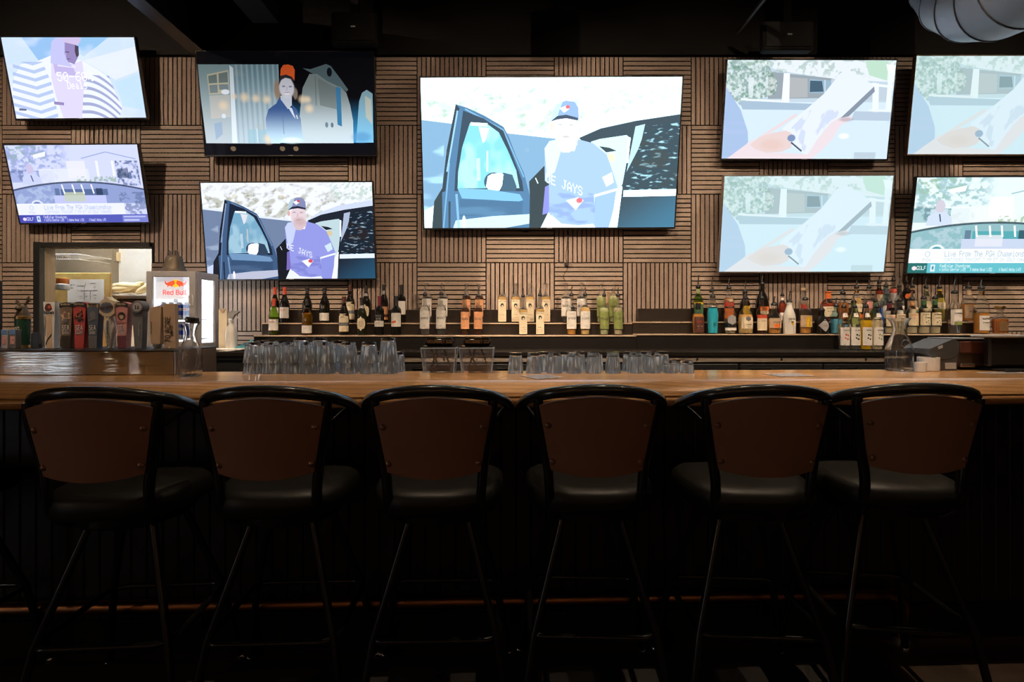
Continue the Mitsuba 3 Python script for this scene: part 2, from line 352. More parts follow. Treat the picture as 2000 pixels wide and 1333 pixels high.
for i, (a, pk, vert, b) in enumerate(slats):
    m = box(PX(b[0], YW), PX(b[2], YW), YW - .001, YW + .004, PZ(b[3], YW), PZ(b[1], YW))
    if i in own: part(pk, 'slat', m, 'mat_slat_v' if vert else 'mat_slat_h')
    else: rest[vert].append(m)
part(wall, 'slat_field', cat(*rest[True]), 'mat_slat_v', kind='stuff', label='upright slats of the remaining wall panels')
part(wall, 'slat_course', cat(*rest[False]), 'mat_slat_h', kind='stuff', label='level slats of the remaining wall panels')
# soffit strip above the panels and opening trim
struct('trim_1', box(XL, XR, YW - .03, YW + .012, PZ(110, YW), ZC), 'mat_black_paint', 'black soffit band above the slat wall')
struct('trim_2', cat(box(PX(71, YW), ox0, YW - .03, YW + .02, .95, oz1 + .04), box(ox0, ox1, YW - .03, YW + .02, oz1, oz1 + .035)), 'mat_black_satin', 'black frame around the kitchen opening')
struct('trim_3', cat(box(ox0 - .03, ox0 + .001, YW + .02, YW + .125, oz0, oz1), box(ox0, ox1, YW + .02, YW + .125, oz1, oz1 + .02)), 'mat_jamb', 'pale wood jamb of the kitchen opening')
struct('trim_4', box(ox0, ox1 + .05, YW - .01, YW + .2, oz0 - .03, oz0), 'mat_steel_dull', 'sill of the kitchen opening')
# kitchen beyond the opening
KY = 6.0
KX = PX(219, 5.95)
struct('wall_kitchen_rear', box(XL, KX, 5.95, 6.7, 0, 2.8), 'mat_concrete_wall', 'grey brown kitchen wall beyond the opening')
struct('wall_kitchen_white', box(KX, -2.5, 6.05, 6.7, 0, 2.8), 'mat_kitchen_white', 'bright white kitchen wall behind the bread bin')
struct('wall_kitchen_side', cat(box(-2.6, -2.5, YW + .11, 6.7, 0, 2.8), box(XL - .1, XL, YW + .11, 6.7, 0, 2.8)), 'mat_kitchen_white', 'side walls of the kitchen')
struct('ceiling_kitchen', box(XL, -2.5, YW + .11, 6.7, 2.8, 2.9), 'mat_kitchen_white', 'white kitchen ceiling')
k = thing('kitchen_ceiling_light', 'bright kitchen ceiling light behind the wall opening', 'ceiling light')
part(k, 'housing', box(-4.9, -3.7, 4.70, 5.2, 2.72, 2.8), 'mat_white')
part(k, 'diffuser', box(-4.87, -3.73, 4.73, 5.17, 2.70, 2.72), 'mat_white', emitter={'type': 'area', 'radiance': rgb(np.array((1.0, .90, .74)) * KITCHEN_GAIN)})
# ceiling beams, pipes
def alongY(px, py, Y, w, h, y0, y1): x, _, z = P(px, py, Y); return box(x, x + w, y0, y1, z, z + h)
solo('ceiling_beam', alongY(380, 110, 4.45, .13, .5, YB, 4.45), 'mat_black_satin', 'long dark ceiling beam running toward the orange cap television', 'beam')
solo('ceiling_beam', alongY(494, 45, 3.95, .20, .3, 1.5, 3.95), 'mat_speaker', 'short dark brown ceiling beam above the orange cap television', 'beam')
x, y, z = P(1441, 64, 4.25)
solo('ceiling_conduit', tube([(x, 4.25, z), (x, 1.0, z)],   .018, 8), 'mat_black_plastic', 'thin dark pipe under the ceiling near the right speaker', 'pipe', 30)
# hanging speakers
def speaker(x0, x1, y0, y1, Y, lab):
    k = thing('ceiling_speaker', lab, 'speaker'); X0, X1, Z0, Z1 = PX(x0, Y), PX(x1, Y), PZ(y1, Y), PZ(y0, Y)
    part(k, 'cabinet', cbox(X0, X1, Y, Y + .08, Z0, Z1, .012), 'mat_speaker')
    part(k, 'grille', cbox(X0 + .012, X1 - .012, Y - .012, Y, Z0 + .02, Z1 - .012, .005), 'mat_speaker')
    part(k, 'badge', cbox((X0 + X1) / 2 - .018, (X0 + X1) / 2 + .018, Y - .016, Y - .012, (Z0 + Z1) / 2 - .006, (Z0 + Z1) / 2 + .006, .001), 'mat_grey_lt', label='small silver badge')
    part(k, 'bracket', box((X0 + X1) / 2 - .03, (X0 + X1) / 2 + .03, Y + .02, Y + .07, Z1, ZC), 'mat_speaker')
speaker(646, 735, 22, 85, 4.05, 'black speaker hung above the orange cap television')
speaker(1492, 1590, 40, 97, 4.05, 'black speaker hung above the upper right televisions')
# spiral duct
k = thing('air_duct', 'large silver round duct bending down from the ceiling at top right', 'duct')
r = .30; cx, cz = 3.12, 3.38; path = [(cx, y, cz) for y in np.linspace(.6, 3.12, 18)]
for a in np.linspace(0, np.pi / 2, 6)[1:]: path.append((cx, 3.12 + .44 * math.sin(a), cz + .44 * (1 - math.cos(a))))
path += [(cx, 3.56, z) for z in np.linspace(cz + .44, ZC, 4)[1:]]
path = np.array(path)
full = tube(path, r, 40); NR = len(path)
def run(i, j):
    v = full.vertices[i * 40:(j + 1) * 40]; keep = full.faces[(full.faces >= i * 40).all(1) & (full.faces < (j + 1) * 40).all(1)] - i * 40
    return trimesh.Trimesh(v, keep, process=False)
part(k, 'pipe', run(0, 17), 'mat_duct', 40)
for i in range(17, 22): part(k, 'elbow_gore', run(i, i + 1), 'mat_duct', 40)
part(k, 'riser', run(22, NR - 1), 'mat_duct', 40)
for i in (2, 5, 8, 11, 14, 17, 18, 19, 20, 21, 22):
    t = full.vertices[i * 40:(i + 1) * 40]; c0 = t.mean(0); part(k, 'seam', tube(c0 + (t - c0) * (1 + .002 / r), .0045, 6, closed=True), 'mat_seam', 40)
# track spots (out of the frame above) and pendant bulbs behind the viewer
k = thing('lamp_track', 'black ceiling track that carries the spot lamps', 'lamp track'); part(k, 'rail', box(-4.4, 5.6, 1.23, 1.27, 4.07, 4.09), 'mat_black_satin'); [part(k, 'hanger', box(x - .01, x + .01, 1.24, 1.26, 4.09, ZC), 'mat_black_satin') for x in (-4, -1, 2, 5)]
for i, (p, q, I) in enumerate(SPOTS):
    p, q = np.array(p), np.array(q); d = (q - p) / np.linalg.norm(q - p)
    k = thing('track_spot', f'black track spot lamp, {ordinal(i)} from the left above the bar', 'spot lamp', 'track spots')
    part(k, 'can', tube([p - d * .16, p - d * .01], .045, 16), 'mat_black_satin', 40)
    part(k, 'stem', tube([p - d * .08, (p[0], 1.25, 4.07)], .008, 6), 'mat_black_satin')
    part(k, 'lens', tube([p - d * .012, p - d * .008], .038, 16), 'mat_white', emitter={'type': 'area', 'radiance': rgb(np.array(WARM) * 6)})
    scene[f'beam_{i}'] = {'type': 'spot', 'to_world': T4().look_at(origin=p.tolist(), target=q.tolist(), up=[0, 0.01, 1]), 'intensity': rgb(np.array(WARM) * I), 'cutoff_angle': 42.0, 'beam_width': 18.0}
for i, (p, I) in enumerate(DOWN):
    p = np.array(p); k = thing('bar_downlight', f'black downlight hung above the bar area, {ordinal(i)} from the left', 'downlight', 'downlights over the bar')
    part(k, 'can', at(lathe([(.11, 0), (.11, .22), (.02, .24), (.02, .238), (.105, .215), (.105, 0), (.11, 0)], 24, cap=False), p), 'mat_black_satin', 40); part(k, 'rod', tube([p + [0, 0, .238], (p[0], p[1], ZC)], .008, 6), 'mat_black_satin')
    part(k, 'lens', tube([p + [0, 0, .062], p + [0, 0, .056]], .09, 20), 'mat_white', emitter={'type': 'area', 'radiance': rgb(np.array(WARM) * I * 5)})
    scene[f'downbeam_{i}'] = {'type': 'spot', 'to_world': T4().look_at(origin=p.tolist(), target=[p[0], p[1] + .25, 1.0] if p[1] < 2.5 else [p[0], 4.3, 1.2], up=[0, 1, 0.3]), 'intensity': rgb(np.array(WARM) * I), 'cutoff_angle': 24.0, 'beam_width': 8.0}
for i, (x, I) in enumerate(REAR_FILL):
    k = thing('rear_fill_lamp', f'added unseen lamp brightening the wall behind the viewer, {ordinal(i)} from the left', 'ceiling lamp', 'added rear lamps'); part(k, 'can', tube([(x, -3.2, 3.95), (x, -3.2, ZC)], .05, 14), 'mat_black_satin', 40)
    scene[f'rearbeam_{i}'] = {'type': 'spot', 'to_world': T4().look_at(origin=[x, -3.2, 3.93], target=[x, YB, 1.7], up=[0, 0.1, 1]), 'intensity': rgb(np.array(WARM) * I), 'cutoff_angle': 55.0, 'beam_width': 30.0}
for i, (p, I) in enumerate(BULBS):
    k = thing('pendant_lamp', f'warm pendant bulb behind the viewer, {ordinal(i)} from the left', 'pendant lamp', 'pendant bulbs')
    part(k, 'bulb', at(trimesh.creation.icosphere(subdivisions=2, radius=.045), p), 'mat_white', True, emitter={'type': 'area', 'radiance': rgb(np.array((1, .66, .36)) * I)})
    part(k, 'socket', at(lathe([(.02, .04), (.022, .13), (.008, .14)], 12), p), 'mat_black_satin', 30)
    part(k, 'cord', tube([(p[0], p[1], p[2] + .14), (p[0], p[1], ZC)], .004, 6), 'mat_black_satin')
# ---------------------------------------------------------------- what the televisions show (procedural pictures over the screens' own uv)
FONT = {' ': '0000000000', ',': '0050300000', '%': '2313086462', '-': '0808080808', '0': '3E5149453E', '1': '00427F4000', '2': '7249494946', '3': '2141494D33', '4': '1814127F10',
        '5': '2745454539', '6': '3C4A494931', '7': '4121110907', '8': '3649494936', '9': '464949291E', 'A': '7C1211127C', 'C': '3E41414122', 'D': '7F4141413E', 'E': '7F49494941',
        'F': '7F09090901', 'G': '3E41415173', 'H': '7F0808087F', 'I': '00417F4100', 'L': '7F40404040', 'M': '7F021C027F', 'N': '7F0408107F', 'O': '3E4141413E', 'P': '7F09090906',
        'R': '7F09192946', 'S': '2649494932', 'T': '03017F0103', 'U': '3F4040403F', 'a': '2054547840', 'c': '3844444428', 'd': '384444287F', 'e': '3854545418', 'f': '00087E0902',
        'g': '18A4A49C78', 'h': '7F08040478', 'i': '00447D4000', 'l': '00417F4000', 'm': '7C04780478', 'n': '7C08040478', 'o': '3844444438', 'p': 'FC18242418', 'r': '7C08040408',
        's': '4854545424', 't': '04043F4424', 'u': '3C4040207C', 'v': '1C2040201C', 'w': '3C4030403C', 'x': '4428102844', 'y': '4C9090907C', 'B': '7F49494936', 'J': '2040413F01', 'Y': '0304780403', 'k': '7F10284400', 'b': '7F28444438'}
class Pic:
    """paints shapes given in the pixels of a zoomed view of the photograph onto a screen's uv"""
    def __init__(s, quad, scale=1.0, ox=0.0, oy=0.0): s.q, s.sc, s.ox, s.oy = np.array(quad, float), scale, ox, oy
    def conv(s, pts):
        out = []
        for x, y in pts:
            p = np.array([x / s.sc + s.ox, y / s.sc + s.oy]); u, v = .5, .5
            for _ in range(8):
                A, B, C, D = s.q
                f = A * (1 - u) * (1 - v) + B * u * (1 - v) + C * u * v + D * (1 - u) * v - p
                J = np.stack([(B - A) * (1 - v) + (C - D) * v, (D - A) * (1 - u) + (C - B) * u], 1)
                du = np.linalg.solve(J, f); u, v = u - du[0], v - du[1]
            out.append((float(u), float(v)))
        return out
    def start(s, uv, c): s.u, s.v = mi.Float(uv.x), mi.Float(uv.y); s.c = mi.Color3f(c)
    def put(s, m, c, a=1.0): s.c = mix(s.c, c, mi.Float(dr.select(m, mi.Float(a), 0.0)))
    def soft(s, t, c): s.c = mix(s.c, c, t)
    def mask(s, pts):
        q = s.conv(pts); ins = mi.Bool(False)
        for (x0, y0), (x1, y1) in zip(q, q[1:] + q[:1]):
            if abs(y1 - y0) < 1e-9: continue
            k = (x1 - x0) / (y1 - y0)
            ins = ins ^ (((s.v < y0) != (s.v < y1)) & (s.u < x0 + (s.v - y0) * k))
        return ins
    def poly(s, pts, c, a=1.0): s.put(s.mask(pts), c, a)
    def rect(s, u0, v0, u1, v1, c, a=1.0): s.put((s.u > u0) & (s.u < u1) & (s.v > v0) & (s.v < v1), c, a)
    def ell(s, cx, cy, rx, ry, c, a=1.0, soft=.15):
        (u0, v0), (u1, _), (_, v1) = s.conv([(cx, cy), (cx + rx, cy), (cx, cy + ry)])
        d = dr.sqrt(dr.square((s.u - u0) / (u1 - u0)) + dr.square((s.v - v0) / (v1 - v0)))
        s.soft((1 - smoothstep(1 - soft, 1 + soft, d)) * a, c)
    def line(s, p0, p1, w, c, a=1.0):
        x0, y0 = p0; x1, y1 = p1; L_ = math.hypot(x1 - x0, y1 - y0); nx, ny = -(y1 - y0) / L_ * w / 2, (x1 - x0) / L_ * w / 2
        s.poly([(x0 + nx, y0 + ny), (x1 + nx, y1 + ny), (x1 - nx, y1 - ny), (x0 - nx, y0 - ny)], c, a)
    def text(s, t, u0, v0, u1, v1, c, a=1.0, slope=0.0):
        cols = []
        for ch in t: cols += list(bytes.fromhex(FONT[ch])) + [0]
        n = len(cols); tab = mi.UInt32(cols)
        k = dr.floor((s.u - u0) / (u1 - u0) * n); r = dr.floor((s.v - v0 - slope * (s.u - u0)) / (v1 - v0) * 8)
        ok = (k >= 0) & (k < n) & (r >= 0) & (r < 8)
        bits = dr.gather(mi.UInt32, tab, mi.UInt32(dr.clip(k, 0, n - 1)), ok)
        s.put(ok & (((bits >> mi.UInt32(dr.clip(r, 0, 7))) & 1) == 1), c, a)

QD = [(391.5, 357.5), (726.5, 356), (733.5, 544), (406, 546)]
def pic_car(uv, hot):
    """a player beside a car with its door open; hot: how far the picture is washed out (0..1)"""
    s = Pic(QD, 5.263, 380, 340); w = L(240, 243, 250)
    s.start(uv, L(238, 241, 246))
    n1, n2 = fbm(s.u * 30 + s.v * 14, s.v * 22 - s.u * 12, 1.0, 3), fbm(s.u * 62 + s.v * 30, s.v * 34 - s.u * 24, 5.0, 2)
    fol = smoothstep(.42, .68, n1) * (1 - smoothstep(.30, .46, s.v)) * (1 - smoothstep(.55, .98, s.u) * (1 - smoothstep(.05, .25, s.v) * .6)) * smoothstep(-.02, .22, s.v + .1 * n2)
    s.soft(fol * .75, mix(L(168, 182, 146), L(180, 162, 140), n2))
    s.soft(smoothstep(.55, .75, n2) * fol * .45, L(120, 134, 112))
    s.soft(smoothstep(.5, .62, n2) * smoothstep(.72, .8, s.u) * (1 - smoothstep(.14, .22, s.v)) * .55, L(160, 195, 165))
    s.poly([(40, 340), (280, 372), (660, 432), (1000, 480), (1010, 1120), (40, 1120)], L(112, 130, 158))
    s.poly([(40, 330), (280, 360), (660, 420), (1000, 468), (1000, 482), (660, 446), (280, 384), (40, 356)], L(225, 232, 240))
    s.soft(smoothstep(.55, .8, fbm(s.u * 9, s.v * 22, 2.0, 2)) * s_in(s, [(40, 400), (240, 400), (250, 900), (40, 1120)]) * .5, L(180, 196, 212))
    s.poly([(130, 960), (250, 900), (260, 1100), (130, 1100)], L(200, 212, 235))
    s.poly([(195, 900), (245, 810), (300, 800), (300, 1100), (190, 1100)], L(24, 27, 36))
    s.poly([(308, 260), (380, 280), (500, 330), (640, 405), (680, 470), (740, 600), (800, 710), (850, 860), (862, 1100), (262, 1100), (246, 840), (262, 560)], L(62, 90, 124)); s.line((372, 290), (640, 425), 9, L(126, 154, 184), .7); s.line((640, 425), (800, 735), 9, L(126, 154, 184), .7); s.line((285, 640), (268, 1090), 10, L(120, 150, 182), .7)
    s.poly([(308, 260), (335, 285), (305, 420), (285, 600), (268, 830), (244, 840), (262, 560)], L(20, 27, 42))
    s.line((322, 300), (272, 700), 12, L(150, 172, 205), .8)
    s.poly([(360, 300), (500, 350), (640, 430), (700, 560), (790, 760), (805, 830), (330, 830), (330, 700), (345, 480)], L(24, 36, 56))
    s.poly([(410, 380), (520, 380), (610, 440), (680, 560), (745, 690), (775, 810), (350, 812), (348, 700), (366, 540)], L(116, 166, 190))
    s.soft(smoothstep(.45, .75, fbm(s.u * 22, s.v * 8, 3.0, 2)) * s_in(s, [(410, 380), (520, 380), (610, 440), (680, 560), (745, 690), (775, 810), (350, 812), (348, 700), (366, 540)]) * .6, L(180, 212, 222))
    s.poly([(470, 404), (545, 414), (520, 500), (505, 512)], L(222, 222, 226)); s.line((415, 385), (530, 392), 22, L(232, 238, 240))
    s.line((540, 560), (548, 700), 14, L(190, 190, 190)); s.line((480, 610), (492, 760), 26, L(196, 214, 222), .7)
    s.poly([(655, 705), (720, 720), (755, 800), (750, 830), (650, 830)], L(46, 66, 88)); s.ell(596, 768, 66, 64, L(40, 55, 80), 1, .06); s.poly([(552, 730), (580, 712), (640, 708), (660, 716), (656, 790), (640, 826), (570, 828), (544, 800)], L(240, 243, 245))
    s.poly([(350, 812), (560, 818), (780, 850), (805, 890), (760, 905), (600, 890), (385, 880)], L(112, 148, 182)); s.poly([(370, 885), (600, 893), (805, 900), (805, 1000), (370, 1000)], L(54, 80, 112)); s.soft(s_in(s, [(370, 885), (600, 893), (805, 900), (805, 1000), (370, 1000)]) * smoothstep(.45, .75, fbm(s.u * 7, s.v * 16, 6.0, 2)) * .5, L(84, 112, 144))
    s.poly([(350, 1030), (600, 1000), (862, 985), (866, 1050), (700, 1080), (600, 1100), (330, 1100)], L(186, 190, 206))
    s.ell(408, 1040, 12, 42, L(255, 255, 255)); s.line((300, 900), (310, 1090), 14, L(30, 40, 58)); s.line((345, 850), (375, 1090), 16, L(130, 160, 190), .7)
    s.poly([(838, 765), (935, 660), (975, 700), (980, 1100), (862, 1100), (850, 860)], L(22, 25, 33)); s.line((880, 740), (900, 778), 8, L(200, 205, 210))
    # car on the right
    s.poly([(1150, 480), (1250, 405), (1480, 320), (1860, 260), (1860, 420), (1150, 520)], L(205, 216, 232))
    s.poly([(1160, 476), (1300, 415), (1530, 366), (1860, 318), (1870, 1100), (1468, 1100), (1482, 800), (1200, 520)], L(30, 36, 48))
    s.poly([(1240, 500), (1300, 482), (1480, 456), (1512, 480), (1480, 780), (1440, 860), (1300, 700)], L(190, 212, 214)); s.poly([(1300, 530), (1370, 540), (1420, 560), (1350, 570)], L(30, 36, 44)); s.ell(1385, 605, 30, 28, L(215, 195, 150))
    s.poly([(1535, 400), (1600, 385), (1580, 520), (1500, 700)], L(170, 184, 205)); s.line((1500, 470), (1500, 640), 16, L(238, 240, 244))
    win = s_in(s, [(1610, 400), (1860, 370), (1870, 815), (1500, 820), (1540, 640)]); g = fbm(s.u * 40 + s.v * 45, s.v * 60 - s.u * 26, 4.0, 2)
    s.soft(win, mix(L(24, 36, 48), L(150, 172, 186), smoothstep(.60, .86, g))); s.soft(win * smoothstep(.5, .7, fbm(s.u * 12, s.v * 14, 8.0, 2)) * .6, L(42, 34, 30))
    s.poly([(1490, 822), (1870, 812), (1870, 860), (1490, 868)], L(225, 235, 250)); low = s_in(s, [(1484, 872), (1870, 864), (1870, 1100), (1468, 1100)])
    s.soft(low * smoothstep(.86, 1.12, s.u * .6 + s.v * .52) * .8, L(40, 88, 116))
    # the man
    s.poly([(1300, 850), (1440, 815), (1432, 950), (1405, 1100), (1290, 1100)], L(140, 148, 216))
    s.poly([(985, 970), (1060, 1060), (1290, 1030), (1330, 1100), (930, 1100)], L(232, 236, 244)); s.poly([(950, 800), (990, 780), (985, 980), (945, 990)], L(120, 105, 180))
    s.poly([(928, 545), (958, 496), (1022, 484), (1050, 562), (1135, 562), (1152, 484), (1255, 510), (1355, 585), (1402, 690), (1452, 812), (1292, 872), (1308, 1050), (1200, 1062), (1080, 1050), (990, 975), (975, 780), (945, 760)], L(146, 151, 218))
    s.poly([(928, 545), (958, 496), (1022, 484), (1042, 560), (1010, 700), (960, 740)], L(196, 206, 238)); s.line((1290, 862), (1450, 815), 18, L(238, 242, 250))
    s.soft(smoothstep(.55, .75, fbm(s.u * 16, s.v * 26, 2.0, 2)) * s_in(s, [(975, 780), (1300, 850), (1308, 1050), (1080, 1050), (990, 975)]) * .5, L(106, 108, 188))
    s.poly([(1335, 735), (1400, 700), (1420, 770), (1370, 800)], L(205, 226, 232))
    s.poly([(1010, 470), (1145, 470), (1150, 520), (1100, 572), (1050, 572), (1018, 530)], L(214, 190, 192)); s.ell(1066, 420, 80, 96, L(226, 206, 208)); s.ell(1078, 482, 58, 40, L(196, 168, 166), .8, .5)
    s.ell(968, 400, 14, 26, L(220, 170, 160)); s.ell(1024, 390, 18, 7, L(130, 104, 114), .55, .6); s.ell(1098, 392, 18, 7, L(130, 104, 114), .55, .6); s.line((1062, 400), (1056, 440), 14, L(206, 176, 176), .8); s.ell(1068, 468, 22, 5, L(176, 134, 136), .7, .6)
    s.poly([(958, 362), (966, 300), (990, 260), (1050, 236), (1110, 244), (1138, 280), (1146, 356), (1060, 342), (1000, 350)], L(130, 138, 174)); s.poly([(958, 362), (966, 300), (990, 260), (1030, 242), (1010, 300), (1000, 350)], L(176, 198, 206))
    s.poly([(956, 370), (1000, 334), (1060, 326), (1140, 346), (1142, 362), (1060, 348), (1000, 356)], L(40, 44, 66)); s.poly([(1010, 284), (1060, 266), (1078, 290), (1044, 314)], w); s.ell(1066, 276, 14, 12, L(214, 70, 80))
    s.text('UE JAYS', *s.conv([(948, 706)])[0], *s.conv([(1212, 776)])[0], w, slope=.66)
    s.poly([(1100, 892), (1180, 870), (1222, 890), (1172, 958)], w); s.ell(1192, 892, 22, 18, L(214, 80, 90))
    if hot == 0: return s.c
    c = mix(s.c, L(240, 246, 250), .035)
    return c * mi.Color3f(1.45, 1.85, 1.78)
def s_in(s, pts): return dr.select(s.mask(pts), mi.Float(1), 0.0)

QF = [(1421, 117), (1751, 118), (1731.6, 311), (1409, 310)]
def pic_hands(uv, haze):
    s = Pic(QF, 2.8355, 1380, 90); s.start(uv, L(214, 232, 244))
    n1, n2 = fbm(s.u * 18, s.v * 13, 1.0, 3), fbm(s.u * 46, s.v * 30, 4.0, 2)
    s.rect(-.1, -.1, 1.1, .42, L(196, 212, 222)); s.poly([(230, 70), (1060, 70), (1060, 200), (700, 180), (400, 135)], L(232, 238, 240)); s.soft(smoothstep(.5, .7, n2) * (1 - smoothstep(.1, .2, s.v)) * .5, L(120, 160, 140))
    s.poly([(340, 140), (700, 178), (700, 285), (340, 290)], L(150, 160, 166)); s.poly([(440, 170), (560, 178), (560, 280), (440, 285)], L(176, 178, 178))
    s.poly([(570, 178), (690, 190), (690, 260), (568, 258)], L(150, 178, 196)); s.poly([(574, 190), (640, 192), (648, 250), (572, 252)], L(54, 84, 104)); s.line((656, 186), (656, 260), 6, L(210, 220, 226))
    s.poly([(690, 180), (800, 190), (900, 215), (1030, 215), (1030, 300), (690, 290)], L(192, 205, 214)); s.poly([(880, 80), (1010, 80), (1000, 190), (900, 160)], L(190, 222, 196))
    s.poly([(428, 148), (462, 150), (458, 322), (414, 322)], L(242, 246, 248)); s.poly([(995, 100), (1048, 106), (1040, 160), (1010, 165)], L(246, 250, 250)); s.poly([(1008, 150), (1036, 152), (1018, 362), (990, 362)], L(238, 243, 246)); s.poly([(920, 200), (955, 206), (952, 366), (918, 366)], L(240, 245, 248))
    s.line((720, 190), (1040, 225), 14, L(240, 245, 248)); s.line((900, 352), (1030, 356), 12, L(236, 241, 246))
    fo = s_in(s, [(100, 70), (330, 70), (360, 140), (395, 200), (380, 262), (300, 290), (190, 330), (140, 280), (100, 200)])
    s.soft(fo * .62, mix(L(96, 138, 112), L(226, 236, 226), smoothstep(.34, .62, n1 * .35 + fbm(s.u * 70, s.v * 44, 9.0, 2) * .65))); s.soft(fo * smoothstep(.58, .72, n2) * .45, L(60, 132, 88)); s.poly([(232, 170), (262, 172), (258, 270), (232, 270)], L(228, 236, 236), .8)
    s.poly([(180, 300), (600, 318), (600, 352), (200, 348)], L(166, 188, 206)); s.poly([(820, 358), (1032, 364), (1028, 412), (800, 408)], L(158, 172, 190), .6); s.line((190, 292), (430, 304), 12, L(235, 240, 244))
    s.poly([(85, 150), (112, 230), (150, 290), (190, 352), (228, 470), (230, 530), (180, 600), (120, 640), (70, 640)], L(166, 190, 224)); s.soft(s_in(s, [(85, 300), (190, 352), (228, 470), (180, 600), (70, 640)]) * smoothstep(.5, .75, fbm(s.u * 8, s.v * 22, 6.0, 2)) * .6, L(176, 192, 228))
    s.poly([(420, 452), (560, 340), (650, 262), (740, 150), (790, 140), (870, 175), (928, 222), (924, 246), (742, 420), (650, 520), (560, 610), (480, 560), (440, 500)], L(232, 238, 250))
    s.soft(s_in(s, [(470, 450), (560, 360), (700, 300), (750, 400), (640, 500), (560, 600), (470, 520)]) * smoothstep(.50, .66, fbm(s.u * 30 + s.v * 6, s.v * 9, 7.0, 2)) * .7, L(200, 208, 232))
    s.poly([(928, 222), (932, 250), (748, 424), (734, 404)], L(132, 142, 158)); s.line((500, 376), (290, 510), 16, L(236, 216, 216))
    s.poly([(90, 640), (250, 520), (330, 500), (330, 590), (420, 590), (560, 600), (610, 520), (690, 420), (730, 398), (800, 384), (806, 400), (740, 440), (700, 510), (640, 575), (560, 640)], L(238, 220, 222))
    s.poly([(240, 545), (290, 505), (360, 480), (440, 466), (470, 480), (478, 498), (450, 520), (474, 540), (466, 562), (420, 584), (330, 592), (270, 570)], L(234, 208, 202)); s.ell(360, 545, 60, 30, L(228, 190, 172), .5, .6)
    s.ell(772, 404, 36, 12, L(150, 130, 140), .5, .5); s.ell(470, 508, 22, 20, L(120, 142, 180)); s.line((468, 532), (526, 582), 9, L(66, 76, 98)); s.rect(.80, .93, .93, 1.1, L(190, 205, 215)); s.ell(760, 497, 26, 14, L(255, 255, 255), .9, .6)
    return mix(s.c, L(216, 238, 240), mi.Float(haze))

